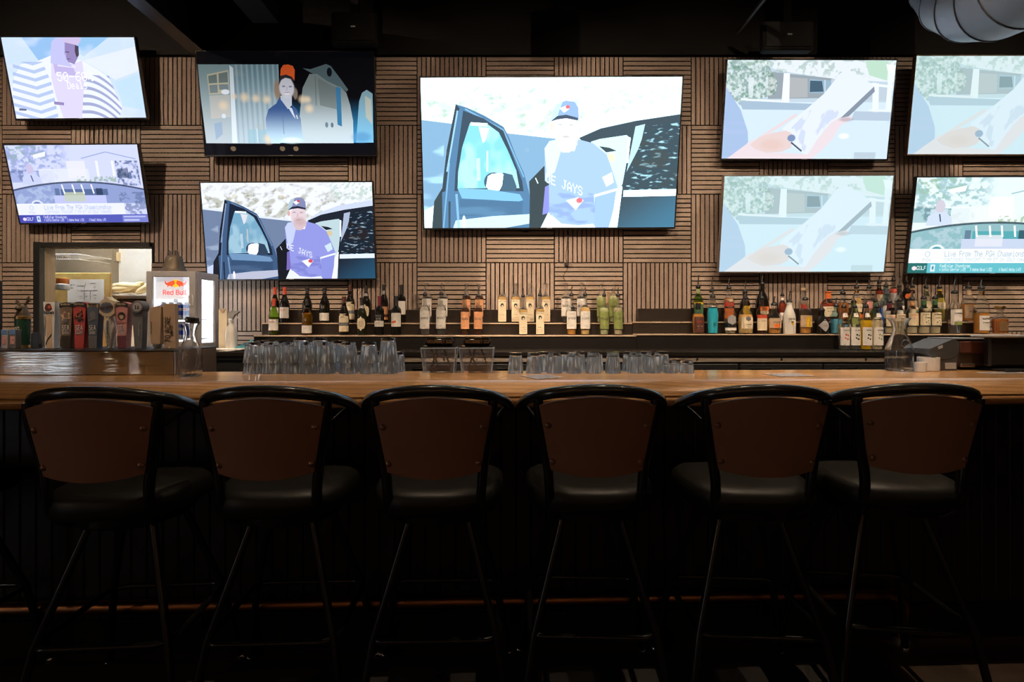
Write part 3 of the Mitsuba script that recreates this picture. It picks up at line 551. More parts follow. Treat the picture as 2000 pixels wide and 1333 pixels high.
QI = [(1791, 347), (2128, 346), (2103, 533.5), (1771, 533.6)]
def pic_golf(uv, violet):
    s = Pic(QI, 1, 0, 0); A, B_ = (L(92, 160, 170), L(238, 248, 250)) if not violet else (L(120, 142, 182), L(226, 230, 250))
    s.start(uv, B_); n1, n2 = fbm(s.u * 20, s.v * 15, 2.0, 3), fbm(s.u * 55, s.v * 38, 4.0, 2); n = n1 * .6 + n2 * .4
    s.soft(smoothstep(.42, .62, n) * (1 - smoothstep(.36, .5, s.u)) * (1 - smoothstep(.26, .36, s.v)) * .6, A); s.soft(smoothstep(.5, .65, n2) * (1 - smoothstep(.1, .45, s.u)) * (1 - smoothstep(.1, .3, s.v)) * .5, L(150, 185, 130))
    s.rect(.0, .32, .33, .47, A, .55); s.soft(smoothstep(.45, .6, n) * s_r(s, 0, .3, .36, .5) * .6, L(60, 110, 120) if not violet else L(90, 110, 150))
    s.poly2([(.20, .12), (.30, .08), (.29, .14), (.20, .17)], (1, 1, 1)); s.poly2([(.56, .15), (.74, .08), (.96, .16), (.96, .2), (.56, .2)], B_); s.line2((.56, .17), (.75, .09), .012, A, .6); s.line2((.75, .09), (.97, .18), .012, A, .6)
    s.rect(.22, .3, .6, .5, (.92, .93, .95), .8); s.rect(.44, .2, .58, .42, (.98, .95, .96), .8); s.rect(.66, .2, .68, .4, (1, 1, 1)); s.rect(.78, .2, .80, .4, (1, 1, 1))
    s.soft(smoothstep(.42, .6, n) * s_r(s, .81, .2, .98, .52) * .85, L(70, 96, 128)); s.rect(.82, .30, .90, .42, L(52, 74, 96), .7); s.soft(smoothstep(.5, .62, n2) * s_r(s, .5, .40, .8, .47) * .7, L(150, 180, 120))
    s.rect(.10, .33, .20, .5, L(214, 222, 236), .9); s.ell2(.155, .30, .028, .07, L(216, 205, 218)); s.poly2([(.08, .5), (.09, .40), (.13, .36), (.19, .36), (.23, .42), (.23, .5)], L(216, 222, 240)); s.line2((.155, .38), (.165, .46), .008, L(80, 100, 130))
    arc = .545 - .10 * (1 - dr.square((s.u - .5) / .5)) + .02
    s.soft(s_b(s.v > arc) * (1 - smoothstep(.74, .76, s.v)) * .75, A); s.soft(s_b((s.v > arc - .006) & (s.v < arc + .016)) * .8, L(30, 44, 60)); s.soft(smoothstep(.45, .62, n) * s_b((s.v > arc + .03) & (s.u < .3)) * .6, L(196, 214, 224))
    s.rect(.36, .56, .72, .64, L(86, 108, 140) if violet else L(80, 168, 176), .9); s.rect(.3, .64, .7, .76, L(214, 216, 240), .85); s.rect(.38, .60, .54, .72, L(210, 216, 170) if violet else L(236, 232, 240), .8)
    for k in (.375, .455, .525, .60): s.line2((k, .5), (k + .012, .62), .012, (1, 1, 1))
    s.rect(.63, .55, .68, .64, L(44, 58, 78), .8); s.soft(smoothstep(.44, .6, n) * s_r(s, .80, .60, 1, .93) * .7, L(104, 122, 150)); s.rect(.315, .55, .35, .64, L(90, 112, 140), .8)
    s.ell2(.16, .76, .045, .06, (1, 1, 1), .9); s.ell2(.16, .765, .033, .045, A)
    r = 2.0 if not violet else .83
    s.rect(-.1, .745, r, .895, (.97, .97, 1.0)); s.rect(-.1, .895, 1.1, 1.1, L(104, 190, 202) if not violet else L(92, 98, 178)); s.rect(-.1, .895, .115, 1.1, L(44, 110, 108) if not violet else L(76, 80, 166))
    g = L(206, 214, 220); s.text('Live From The PGA Championship', .21, .765, .73, .835, L(186, 198, 210)); s.text('CONTINUES TONIGHT 7 PM ET ON GOLF CHANNEL', .21, .838, .73, .885, g); s.text('PGA', .085, .845, .135, .885, g); s.ell2(.11, .80, .016, .03, g); s.ell2(.11, .80, .011, .022, (.97, .97, 1))
    s.text('GOLF', .055, .925, .112, .975, (1, 1, 1)); s.ell2(.04, .95, .014, .022, (.95, .75, .78)); s.rect(.135, .91, .162, .985, L(226, 234, 248)); s.ell2(.149, .945, .006, .02, L(90, 150, 170))
    s.text('FedExCup Standings', .19, .905, .37, .945, (1, 1, 1)); s.text('4 Scottie Scheffler 1,655', .19, .945, .345, .985, (1, 1, 1)); s.text('5 Andrew Novak 1,532', .37, .945, .50, .985, (1, 1, 1)); s.text('6 Russell Henley 1,476', .54, .945, .67, .985, (1, 1, 1))
    if violet: s.rect(.80, .905, 1.1, 1.1, L(132, 138, 200)); s.rect(.81, .915, .98, .935, L(215, 220, 240), .7); s.rect(.81, .96, .93, .98, L(235, 238, 250), .7)
    return s.c
def s_b(m): return dr.select(m, mi.Float(1), 0.0)
def s_r(s, u0, v0, u1, v1): return s_b((s.u > u0) & (s.u < u1) & (s.v > v0) & (s.v < v1))
Pic.poly2 = lambda s, pts, c, a=1.0: _direct(s, lambda: s.poly(pts, c, a))
Pic.line2 = lambda s, p, q, w, c, a=1.0: _direct(s, lambda: s.line(p, q, w, c, a))
def _direct(s, f):
    keep = s.conv; s.conv = lambda pts: [(float(x), float(y)) for x, y in pts]
    try: f()
    finally: s.conv = keep
def _ell2(s, cx, cy, rx, ry, c, a=1.0):
    d = dr.sqrt(dr.square((s.u - cx) / rx) + dr.square((s.v - cy) / ry)); s.soft((1 - smoothstep(.85, 1.15, d)) * a, c)
Pic.ell2 = _ell2

QA = [(2, 73), (262, 73), (286, 230), (32, 232)]
def pic_stripes(uv):
    s = Pic(QA, 4, 0, 0); s.start(uv, L(206, 224, 246)); n = fbm(s.u * 5, s.v * 5, 3.0, 3)
    s.poly([(160, 280), (470, 280), (420, 420), (380, 440), (300, 470)], L(150, 192, 222)); s.poly([(600, 280), (860, 280), (760, 360), (650, 440), (600, 400)], L(150, 196, 222)); s.soft(smoothstep(.45, .7, n) * .5, L(228, 236, 250)); s.poly([(650, 470), (1060, 360), (1110, 540), (900, 620)], L(232, 236, 250), .8); s.poly([(900, 640), (1120, 560), (1150, 860), (960, 830)], L(190, 222, 240), .7)
    sw = [(160, 500), (280, 480), (400, 430), (640, 470), (760, 540), (850, 600), (900, 720), (955, 840), (930, 930), (130, 930), (90, 700), (110, 600)]
    s.poly(sw, L(236, 240, 252)); yy = s.v * 10.5 + dr.abs(s.u - .22) * 3.2 * s_b(s.u < .42) - (s.u - .58) * (s.u - .58) * 34 * s_b(s.u >= .42) + .25 * n
    yy = dr.select(s.u < .42, s.v * 10.0 + dr.abs(s.u - .2) * 5.0, s.v * 10.0 - dr.square(dr.maximum(s.u - .56, 0)) * 40.0)
    band = s_b((yy - dr.floor(yy)) < .42) * s_in(s, [(100, 480), (330, 480), (400, 640), (460, 930), (100, 930)])
    s.soft(band * .75, L(160, 184, 212)); band = s_b((yy - dr.floor(yy)) < .40) * s_in(s, [(660, 580), (850, 590), (900, 720), (955, 840), (930, 930), (620, 930)]); s.soft(band * .75, L(128, 138, 172))
    s.poly([(400, 430), (470, 470), (560, 500), (640, 470), (660, 600), (640, 930), (500, 930), (440, 760), (400, 600)], L(222, 214, 240)); s.poly([(415, 490), (560, 500), (600, 590), (430, 570)], L(186, 172, 208), .8); s.line((450, 505), (590, 520), 18, L(232, 228, 246))
    s.poly([(395, 490), (400, 330), (440, 280), (520, 280), (510, 420), (560, 520), (430, 500)], L(196, 196, 226)); s.poly([(480, 300), (500, 280), (630, 280), (630, 320), (600, 360), (500, 340)], L(206, 192, 216))
    s.poly([(505, 330), (590, 350), (612, 440), (580, 500), (530, 480), (505, 420)], L(150, 136, 176)); s.poly([(585, 350), (612, 360), (616, 430), (596, 445), (584, 400)], L(76, 66, 84)); s.ell(525, 405, 16, 6, L(90, 80, 110), .8, .4); s.line((515, 410), (512, 440), 8, L(190, 176, 206), .8); s.ell(535, 458, 18, 5, L(110, 90, 120), .7, .4)
    s.poly([(420, 790), (500, 800), (500, 822), (425, 815)], L(150, 140, 176)); s.poly([(150, 845), (210, 850), (205, 865), (150, 862)], L(110, 116, 140))
    s.text('50-60%', *s.conv([(438, 560)])[0], *s.conv([(740, 640)])[0], (1.05, 1.05, 1.1)); s.text('Deals', *s.conv([(520, 635)])[0], *s.conv([(690, 700)])[0], (1.05, 1.05, 1.1))
    return s.c

QC = [(384, 101), (729, 101), (734, 303), (402, 303)]
def pic_cap(uv):
    s = Pic(QC, 5.263, 380, 90); s.start(uv, L(9, 10, 15)); n = fbm(s.u * 9, s.v * 7, 1.0, 3); g = smoothstep(.1, 1.0, s.v)
    inn = s_in(s, [(32, 184), (1818, 190), (1840, 990), (120, 995)])
    wallm = s_in(s, [(20, 184), (862, 184), (880, 1000), (120, 996), (100, 800)])
    st = .5 + .5 * dr.sin(s.u * 210)
    s.soft(wallm, mix(L(112, 142, 152), L(186, 204, 214), g)); s.soft(wallm * s_b(s.u > .2) * smoothstep(.55, .95, st) * .35, L(190, 208, 214)); s.soft(wallm * s_b(s.u > .2) * smoothstep(.1, .0, st) * .3, L(76, 98, 108)); s.soft(wallm * smoothstep(.5, .75, n) * .3, L(170, 176, 166))
    wl = s_in(s, [(20, 184), (350, 184), (380, 996), (120, 996)]); s.soft(wl * .6, mix(L(140, 160, 156), L(188, 196, 200), g)); s.poly([(125, 285), (345, 240), (358, 480), (150, 490)], L(190, 186, 160)); s.poly([(140, 300), (226, 282), (232, 370), (146, 376)], L(112, 126, 122)); s.poly([(246, 276), (338, 258), (342, 366), (248, 370)], L(112, 126, 122)); s.poly([(150, 394), (234, 388), (238, 470), (158, 474)], L(126, 140, 142)); s.poly([(250, 386), (344, 384), (350, 440), (254, 440)], L(126, 140, 142)); s.ell(315, 462, 42, 26, L(236, 240, 246)); s.poly([(150, 500), (360, 490), (372, 720), (170, 740)], L(206, 200, 190), .6)
    s.poly([(356, 190), (396, 220), (440, 996), (388, 996)], L(216, 228, 234)); s.rect(0, 0, 0, 0, (0, 0, 0)); s.poly([(200, 790), (280, 770), (290, 900), (220, 960)], L(140, 166, 196), .7); s.poly([(545, 850), (740, 850), (750, 996), (550, 996)], L(150, 190, 204), .7); s.line((640, 840), (650, 996), 12, L(200, 216, 222)); s.ell(300, 710, 22, 24, L(216, 226, 236))
    night = s_in(s, [(862, 184), (1818, 190), (1840, 990), (870, 996)])
    s.soft(night * smoothstep(.42, .95, s.v), L(60, 150, 205)); s.soft(night * smoothstep(.55, .9, s.v) * (1 - smoothstep(.68, .80, s.u)) * .7, L(186, 214, 226))
    s.poly([(1110, 222), (1190, 232), (1350, 180), (1400, 200), (1500, 330), (1580, 440), (1560, 460), (1480, 400), (1360, 350), (1180, 260)], L(84, 102, 106)); s.ell(1385, 262, 26, 46, L(16, 22, 28))
    silo = s_in(s, [(1180, 280), (1260, 280), (1360, 350), (1500, 412), (1560, 470), (1600, 600), (1630, 760), (1635, 996), (1060, 996), (1085, 640), (1110, 420)])
    s.soft(silo, mix(L(120, 132, 130), L(196, 212, 218), smoothstep(.3, .85, s.v))); s.poly([(1265, 320), (1450, 420), (1460, 640), (1290, 600)], L(100, 110, 108), .6); s.poly([(1450, 410), (1500, 420), (1515, 820), (1470, 800)], L(60, 120, 160)); s.line((1240, 300), (1250, 600), 10, L(96, 106, 104), .7)
    s.poly([(1690, 560), (1720, 470), (1770, 440), (1830, 480), (1840, 990), (1660, 990)], mix(L(130, 150, 146), L(120, 190, 226), g)); s.poly([(1750, 500), (1815, 540), (1825, 800), (1760, 720)], L(190, 190, 170), .8); s.ell(1358, 802, 16, 28, L(110, 130, 144)); s.ell(1414, 804, 14, 26, L(96, 116, 132)); s.ell(1720, 930, 90, 50, L(90, 150, 196), .8, .5)
    for x, y, r in ((295, 600, 22), (512, 518, 22), (628, 530, 18), (742, 540, 18), (1110, 538, 18), (1160, 540, 16), (1178, 632, 20), (404, 508, 14), (760, 950, 22)): s.ell(x, y, r * 1.8, r * 1.8, L(236, 214, 180), .8, .9)
    # the man
    s.ell(850, 440, 34, 96, L(150, 130, 110), 1, .3); s.ell(1035, 480, 24, 56, L(130, 116, 104), 1, .3)
    s.poly([(880, 500), (1000, 510), (1000, 600), (960, 640), (890, 600)], L(190, 198, 210)); s.ell(946, 420, 76, 110, L(206, 206, 216)); s.poly([(860, 400), (880, 300), (940, 285), (1010, 320), (1026, 400), (990, 330), (930, 318), (890, 340)], L(50, 46, 48))
    s.poly([(880, 300), (884, 230), (910, 190), (960, 184), (1010, 200), (1030, 240), (1026, 350), (1000, 310), (940, 286)], L(222, 92, 42)); s.ell(915, 405, 18, 8, L(120, 120, 134), .9, .4); s.ell(985, 408, 18, 8, L(120, 120, 134), .9, .4); s.line((950, 410), (946, 450), 12, L(180, 178, 190), .8); s.ell(952, 480, 26, 12, L(236, 230, 232), .9, .3); s.ell(952, 468, 28, 5, L(160, 140, 150), .8, .3)
    jk = s_in(s, [(870, 520), (900, 560), (960, 640), (1010, 640), (1000, 590), (1050, 640), (1090, 740), (1105, 880), (1130, 980), (790, 995), (740, 860), (730, 740), (760, 640), (840, 580)])
    s.soft(jk, mix(L(58, 88, 140), L(196, 226, 244), smoothstep(.52, .92, s.v))); s.poly([(960, 620), (1000, 625), (1040, 740), (1020, 720)], L(206, 216, 232)); s.line((1046, 700), (1060, 740), 10, L(220, 230, 240)); s.line((900, 640), (920, 900), 10, L(80, 110, 160), .5); s.ell(1000, 965, 90, 30, L(226, 240, 248), .8, .5)
    return s.c * (.7 * smoothstep(.0, .95, s.v) + .45)

def screen_fn(pic, gain, tint, *a):
    t = [float(x * gain) for x in tint]
    def fn(p, n, uv): return dr.maximum(pic(uv, *a), 0.0005) * mi.Color3f(*t)
    return fn
mat('mat_screen', {'type': 'plastic', 'diffuse_reflectance': rgb((.004, .004, .005)), 'int_ior': 1.09}, False)
def tv(quad, Yb, pic, gain, tint, lab, args=(), bezel=.009, frame='mat_bezel', logo=True, depth=.06, chin=.004):
    """quad: picture corners TL TR BR BL in photo pixels; the lower edge is at depth Yb, the upper one leans out of the wall"""
    TL, TR, BR, BL = [np.array(q, float) for q in quad]
    r = ((TR[0] - TL[0]) / (BR[0] - BL[0]))
    Yt = Yb / r
    c3 = [P(*TL, Yt), P(*TR, Yt), P(*BR, Yb), P(*BL, Yb)]
    ctr = sum(c3) / 4; ex = (c3[1] - c3[0] + c3[2] - c3[3]); ex[2] *= 1; w = np.linalg.norm(ex) / 2; ex /= np.linalg.norm(ex)
    ey = (c3[3] - c3[0] + c3[2] - c3[1]); ey -= ex * (ey @ ex); h = np.linalg.norm(ey) / 2; ey /= np.linalg.norm(ey)
    nn = np.cross(ey, ex); nn = nn if nn[1] < 0 else -nn           # toward the room
    A, B, C, D = c3
    def pt(x, y, d):     # x, y in metres from the picture's centre (y down), d toward the room
        u, v = x / w + .5, y / h + .5
        return A * (1 - u) * (1 - v) + B * u * (1 - v) + C * u * v + D * (1 - u) * v + nn * d
    def slab(x0, x1, y0, y1, d0, d1, c=.002):
        m = cbox(x0, x1, y0, y1, d0, d1, c); m.vertices = np.array([pt(*v) for v in m.vertices])
        if m.volume < 0: m.invert()
        return m
    k = thing('television', lab, 'television')
    m, uv = grid_quad(lambda u, v: pt((u - .5) * w, (v - .5) * h, 0), 2, 2)
    part(k, 'screen', m, 'mat_screen', uv=uv, emitter={'type': 'area', 'radiance': mikit.proc(screen_fn(pic, gain * SCREEN_GAIN, tint, *args))})
    b = bezel; W, H = w / 2, h / 2
    part(k, 'bezel', cat(slab(-W - b, W + b, -H - b, -H, -.03, .006), slab(-W - b, W + b, H, H + b + chin, -.03, .006), slab(-W - b, -W, -H, H, -.03, .006), slab(W, W + b, -H, H, -.03, .006)), frame)
    part(k, 'housing', cat(slab(-W - b * .5, W + b * .5, -H - b * .5, H + b * .5, -.03, -.004), slab(-W * .7, W * .7, -H * .55, H * .8, -depth, -.03, .01)), 'mat_black_plastic')
    if logo: part(k, 'badge', slab(-.022, .022, H + .001, H + .007, .006, .0085, .0005), 'mat_grey_lt', label='small silver badge on the lower bezel')
    bt = pt(0, -H * .1, -depth); ar = []
    for sx in (-.2, .2):
        q = pt(sx, -H * .3, -depth); q2 = pt(sx, H * .5, -depth)
        ar += [tube([q, [q[0], YW - .012, q[2]]], .014, 6), tube([q2, [q2[0], YW - .012, q2[2]]], .014, 6)]
    part(k, 'bracket', cat(*ar, box(ctr[0] - .28, ctr[0] + .28, YW - .02, YW - .0095, ctr[2] - .2, ctr[2] + .2)), 'mat_black_satin')
    return k
tv([(2, 73), (262, 73), (286, 230), (32, 232)], 4.36, pic_stripes, 1.15, (.96, .97, 1.12), 'tilted television at top left showing a man in a striped sweater')
tv([(8, 284), (268, 282.5), (291, 434), (40, 436)], 4.38, pic_golf, 1.05, (.90, .93, 1.15), 'tilted television on the left with a bluish golf broadcast', (True,))
tv([(384, 101), (729, 101), (734, 303), (402, 303)], 4.38, pic_cap, 1.15, (1, 1, 1.02), 'letterboxed television showing a man in an orange cap', bezel=.008)
tv(QD, 4.40, pic_car, 1.15, (.98, .99, 1.05), 'medium television left of center showing a ball player at a car door', (0.0,))
tv([(821, 152), (1333, 150), (1316.5, 444), (829, 446)], 4.40, pic_car, 1.25, (.92, 1.0, 1.04), 'largest television in the middle showing a ball player at a car door', (1.0,))
tv(QF, 4.38, pic_hands, 1.12, (.98, 1.0, 1.04), 'upper black framed television right of center showing hands with a pen', (0.05,))
tv([(1790, 109.4), (2125, 109), (2100, 301.5), (1772, 301.6)], 4.38, pic_hands, 1.05, (.92, 1.0, 1.0), 'bronze framed television cut by the top right edge showing hands with a pen', (0.38,), frame='mat_bezel_bronze', logo=False)
tv([(1415, 344.5), (1745, 343.5), (1725.6, 531), (1404, 531)], 4.38, pic_hands, 1.08, (.92, 1.0, 1.01), 'lower silver framed television right of center showing hands with a pen', (0.38,), frame='mat_bezel_silver', logo=False)
tv([(1791, 347), (2128, 346), (2103, 533.5), (1771, 533.6)], 4.38, pic_golf, 1.12, (.93, 1.0, 1.0), 'black framed television cut by the right edge with a teal golf broadcast', (False,))
# ---------------------------------------------------------------- the bar counter (slightly askew to the wall), foot rail, stools
BA = math.radians(1.94); BY = 1.9325; BZ = 1.067
def yb(X): return BY + math.tan(BA) * X           # front edge of the flat top
def barm(m): m = m.copy(); m.apply_transform(trimesh.transformations.rotation_matrix(BA, [0, 0, 1])); m.apply_translation([0, BY, 0]); return m
BX0, BX1 = -3.4, 3.4
bar = thing('bar_counter', 'long oak topped bar counter with a black beadboard front', 'bar counter')
def extr(prof, x0, x1):
    """closed (y, z) profile swept along x"""
    m = trimesh.creation.extrude_polygon(Polygon(prof), x1 - x0, engine='earcut'); v = m.vertices
    m = trimesh.Trimesh(np.stack([x0 + v[:, 2], v[:, 0], v[:, 1]], 1), m.faces, process=False)
    if m.volume < 0: m.invert()
    return m
part(bar, 'worktop', barm(extr([(0, BZ), (0, BZ - .045), (.36, BZ - .045), (.36, BZ - .004), (.356, BZ)], BX0, BX1)), 'mat_oak_top')
rail = [(0, 0), (-.012, .0035), (-.028, .003), (-.05, -.003), (-.072, -.013), (-.090, -.025), (-.1, -.036), (-.1045, -.046), (-.101, -.049), (-.101, -.051), (-.106, -.055), (-.1085, -.063), (-.108, -.072), (-.103, -.081), (-.094, -.087), (-.02, -.088), (-.01, -.046), (0, -.046)]
part(bar, 'rail', barm(extr([(a, BZ + b) for a, b in rail], BX0, BX1)), 'mat_oak', 35, label='rounded oak arm rail along the front edge')
part(bar, 'frame', barm(cat(box(BX0, BX1, .125, .30, 0, BZ - .045), box(BX0, BX1, .30, .36, .6, BZ - .2))), 'mat_black_paint')
x = BX0; i = 0
while x < BX1 - .01:
    part(bar, 'plank', barm(cbox(x + .001, x + .059, .112, .125, .13, BZ - .05, .004)), 'mat_black_satin'); x += .06
part(bar, 'kick_board', barm(box(BX0, BX1, .105, .125, 0, .13)), 'mat_black_paint')
# service shelf behind the bar with its drip edge (carries nothing that shows)
fr = thing('foot_rail', 'copper coloured foot rail pipe along the foot of the bar', 'foot rail')
part(fr, 'pipe', barm(tube([(-3.2, .08, .192), (1.505, .08, .192)], .027, 14)), 'mat_copper_pipe', 40)
el = [(1.505 + .07 * math.sin(a), .08, .192 - .07 * (1 - math.cos(a))) for a in np.linspace(0, math.pi / 2, 8)]
part(fr, 'elbow', barm(tube(el, .033, 14)), 'mat_copper_pipe', 40)
part(fr, 'drop_pipe', barm(tube([(1.575, .08, .122), (1.575, .08, .01)], .027, 14)), 'mat_copper_pipe', 40)
part(fr, 'flange', barm(at(lathe([(.045, 0), (.045, .006), (.038, .014), (.03, .018)], 20), (1.575, .08, 0))), 'mat_steel_dull', 40)
for xx in (-2.4, -1.2, 0.0, 1.0): part(fr, 'support', barm(tube([(xx, .08, .17), (xx, .09, .10), (xx, .112, .10)], .012, 8)), 'mat_copper_pipe', 40)
solo('floor_mat', barm(cbox(-3.3, 1.40, -.9, .03, 0.0, .012, .004)), 'mat_mat', 'thin black rubber mat on the floor under the stools', 'floor mat')

# ---- stools: built once around the origin, back toward -y
def seat_mesh():
    n = 40; th = np.linspace(0, 2 * np.pi, n, endpoint=False); v = []
    prof = [(.88, .690), (.97, .695), (1.0, .710), (1.005, .730), (.985, .750), (.93, .764), (.80, .772), (.5, .776), (.2, .777)]
    for s, z in prof:
        e = 3.2; c, sn = np.cos(th), np.sin(th); rr = (np.abs(c) ** e + np.abs(sn) ** e) ** (-1 / e)
        wx = .212 - .012 * (-sn); v.append(np.stack([wx * s * rr * c, .21 * s * rr * sn, np.full(n, z) + .006 * (s < .9) * (c * c)], 1))
    m = len(prof); v = np.vstack(v); i, j = np.meshgrid(np.arange(m - 1), np.arange(n), indexing='ij')
    a, b, c, d = i * n + j, i * n + (j + 1) % n, (i + 1) * n + (j + 1) % n, (i + 1) * n + j
    f = [np.stack([a, b, c], -1).reshape(-1, 3), np.stack([a, c, d], -1).reshape(-1, 3)]
    v = np.vstack([v, [[0, 0, .690], [0, 0, .777]]]); J = np.arange(n)
    f += [np.stack([np.full(n, m * n), (J + 1) % n, J], 1), np.stack([np.full(n, m * n + 1), (m - 1) * n + J, (m - 1) * n + (J + 1) % n], 1)]
    return trimesh.Trimesh(v, np.vstack(f), process=False)
def yback(x, z): return -.212 - (z - .78) * .16 + 1.15 * x * x      # curved, leaning back sheet
def back_mesh():
    nu, nv = 16, 10; top = lambda u: 1.066 - .031 * (2 * u - 1) ** 2; bot = lambda u: .817 + .018 * (2 * u - 1) ** 2
    def pt(u, v, d):
        z = top(u) * (1 - v) + bot(u) * v; hw = .176 * (1 - v) + .140 * v; x = (2 * u - 1) * hw
        return (x, yback(x, z) + d, z)
    m1, _ = grid_quad(lambda u, v: pt(u, v, -.007), nu, nv); m2, _ = grid_quad(lambda u, v: pt(u, v, .010), nu, nv); m2.invert()
    w = nu + 1; N = len(m1.vertices)
    rim = list(range(0, w)) + [i * w + nu for i in range(1, nv + 1)] + [nv * w + j for j in range(nu - 1, -1, -1)] + [i * w for i in range(nv - 1, 0, -1)]
    f = []
    for a, b in zip(rim, rim[1:] + rim[:1]): f += [[a, N + a, b], [b, N + a, N + b]]
    m = trimesh.Trimesh(np.vstack([m1.vertices, m2.vertices]), np.vstack([m1.faces, m2.faces + N, f]), process=False)
    trimesh.repair.fix_normals(m); return m
SP = []
def sp(name, m, mt, smooth=40, label=None): SP.append((name, mikit.ply(m, mt, smooth), label))
sp('seat', seat_mesh(), 'mat_vinyl_seat', 50)
sp('seat_pan', at(lathe([(.165, 0), (.17, .01), (.17, .035), (.15, .04)], 28), (0, 0, .652)), 'mat_stool_metal')
sp('swivel', at(lathe([(.11, 0), (.11, .022)], 20), (0, 0, .63)), 'mat_stool_metal')
sp('back_panel', back_mesh(), 'mat_stool_back', 50)
for sx in (-1, 1):
    for xx, z in ((.148, .975), (.134, .862)):
        x = sx * xx; sp('rivet', at(at(lathe([(.010, 0), (.0095, .003), (.006, .0055), (.002, .0065)], 12), rx=math.pi / 2), (x, yback(x, z) - .0065, z)), 'mat_rivet')
hoop = [(-.228, -.06, .996), (-.230, -.085, 1.010), (-.215, -.135, 1.037), (-.170, -.20, 1.063), (-.09, -.240, 1.081), (0, -.252, 1.087), (.09, -.240, 1.081), (.170, -.20, 1.063), (.215, -.135, 1.037), (.230, -.085, 1.010), (.228, -.06, .996)]
hp = spline(hoop, 44); sp('top_rail', tube(hp, np.r_[.010, .0155, np.full(40, .0175), .0155, .010], 14), 'mat_rail', 50, 'glossy black hoop rail')
for sx in (-1, 1):
    up = [(.178 * sx, yback(.178, 1.055) + .012, 1.052), (.168 * sx, yback(.168, .95) + .008, .95), (.150 * sx, yback(.150, .85) + .010, .85), (.142 * sx, -.185, .76), (.138 * sx, -.16, .70), (.12 * sx, -.12, .664)]
    sp('upright', tube(spline(up, 24), .0155, 10), 'mat_stool_metal', 50)
    sp('arm_bracket', tube([(.216 * sx, -.115, 1.012), (.20 * sx, -.14, .998), (.178 * sx, -.17, .975)], .007, 8), 'mat_stool_metal', 50)
for sx in (-1, 1):
    for sy in (-1, 1):
        sp('leg', tube([(.095 * sx, .085 * sy, .645), (.19 * sx, .175 * sy, .31), (.237 * sx, .222 * sy, .012)], .0125, 10), 'mat_stool_metal', 50)
for sx in (-1, 1):
    for sy in (-1, 1):
        sp('glide', at(lathe([(.016, 0), (.017, .008), (.013, .016)], 14), (.239 * sx, .224 * sy, 0)), 'mat_chrome')
a = .199; b = .184; rr = .05; ring = []
for cx, cy, t0 in ((a - rr, b - rr, 0), (-a + rr, b - rr, 90), (-a + rr, -b + rr, 180), (a - rr, -b + rr, 270)):
    ring += [(cx + rr * math.cos(math.radians(t0 + t)), cy + rr * math.sin(math.radians(t0 + t)), .31) for t in np.linspace(0, 90, 6)]
sp('foot_ring', tube(np.array(ring), .0105, 10, closed=True), 'mat_stool_metal', 50)
STOOLS = [(-1.99, 1.72, 0, 'black vinyl bar stool mostly out of frame at the far left'), (-1.255, 1.72, 5, 'leftmost full bar stool with brown back in front of the bar'),
          (-.747, 1.74, 3, 'second full bar stool from the left with brown back'), (-.243, 1.752, 2, 'third full bar stool from the left, in front of the two plastic bins'),
          (.262, 1.772, -1, 'third full bar stool from the right with brown back'), (.785, 1.77, -3, 'second full bar stool from the right with brown back'), (1.283, 1.805, -5, 'rightmost bar stool with brown back, near the receipt printer')]
for X, Y, rot, lab in STOOLS:
    s = thing('bar_stool', lab, 'bar stool', 'bar stools along the counter'); tw = T4().translate([X, Y, 0]).rotate([0, 0, 1], rot)
    cnt = {}
    for name, d, lb in SP:
        k = key_for(s + '__' + name); scene[k] = {**d, 'to_world': tw}
        if lb: labels[k] = {'label': lb}
# ---------------------------------------------------------------- the back counter and the stepped bottle shelf
CZ = 1.06; CY = 3.75
bc = thing('back_counter', 'dark back bar counter under the bottle shelf', 'counter')
part(bc, 'countertop', cbox(-5.4, 5.4, CY, YW - .012, CZ - .035, CZ, .004), 'mat_counter')
part(bc, 'apron', box(-5.4, 5.4, CY + .02, CY + .05, CZ - .06, CZ - .035), 'mat_black_satin')
part(bc, 'base', box(-5.4, PX(470, CY), CY + .04, YW - .05, 0, CZ - .06), 'mat_black_satin')
cool = thing('bar_cooler', 'low black back bar cooler with a steel top strip', 'cooler')
X0, X1 = PX(784, CY), 5.3
part(cool, 'body', box(X0, X1, CY + .04, YW - .06, .02, 1.0), 'mat_black_plastic')
part(cool, 'top_strip', cbox(X0, X1, CY + .015, CY + .05, PZ(708.5, CY), CZ - .0355, .003), 'mat_strip', label='brushed steel strip')
dw = .62; n = int((X1 - X0) / dw)
for i in range(n):
    d = part(cool, 'door', cbox(X0 + i * dw + .006, X0 + (i + 1) * dw - .006, CY + .012, CY + .04, .12, PZ(712, CY), .004), 'mat_black_plastic')
    part(d, 'handle', cbox(X0 + i * dw + .08, X0 + i * dw + .24, CY - .01, CY + .012, PZ(721, CY), PZ(718.5, CY), .002), 'mat_steel', label='thin bright pull')
    part(cool, 'lock', at(at(lathe([(.008, 0), (.008, .006)], 12), rx=math.pi / 2), (X0 + (i + .5) * dw, CY + .015, PZ(702.5, CY))), 'mat_chrome')
S1Y, S2Y, S3Y = 4.14, 4.28, 4.40
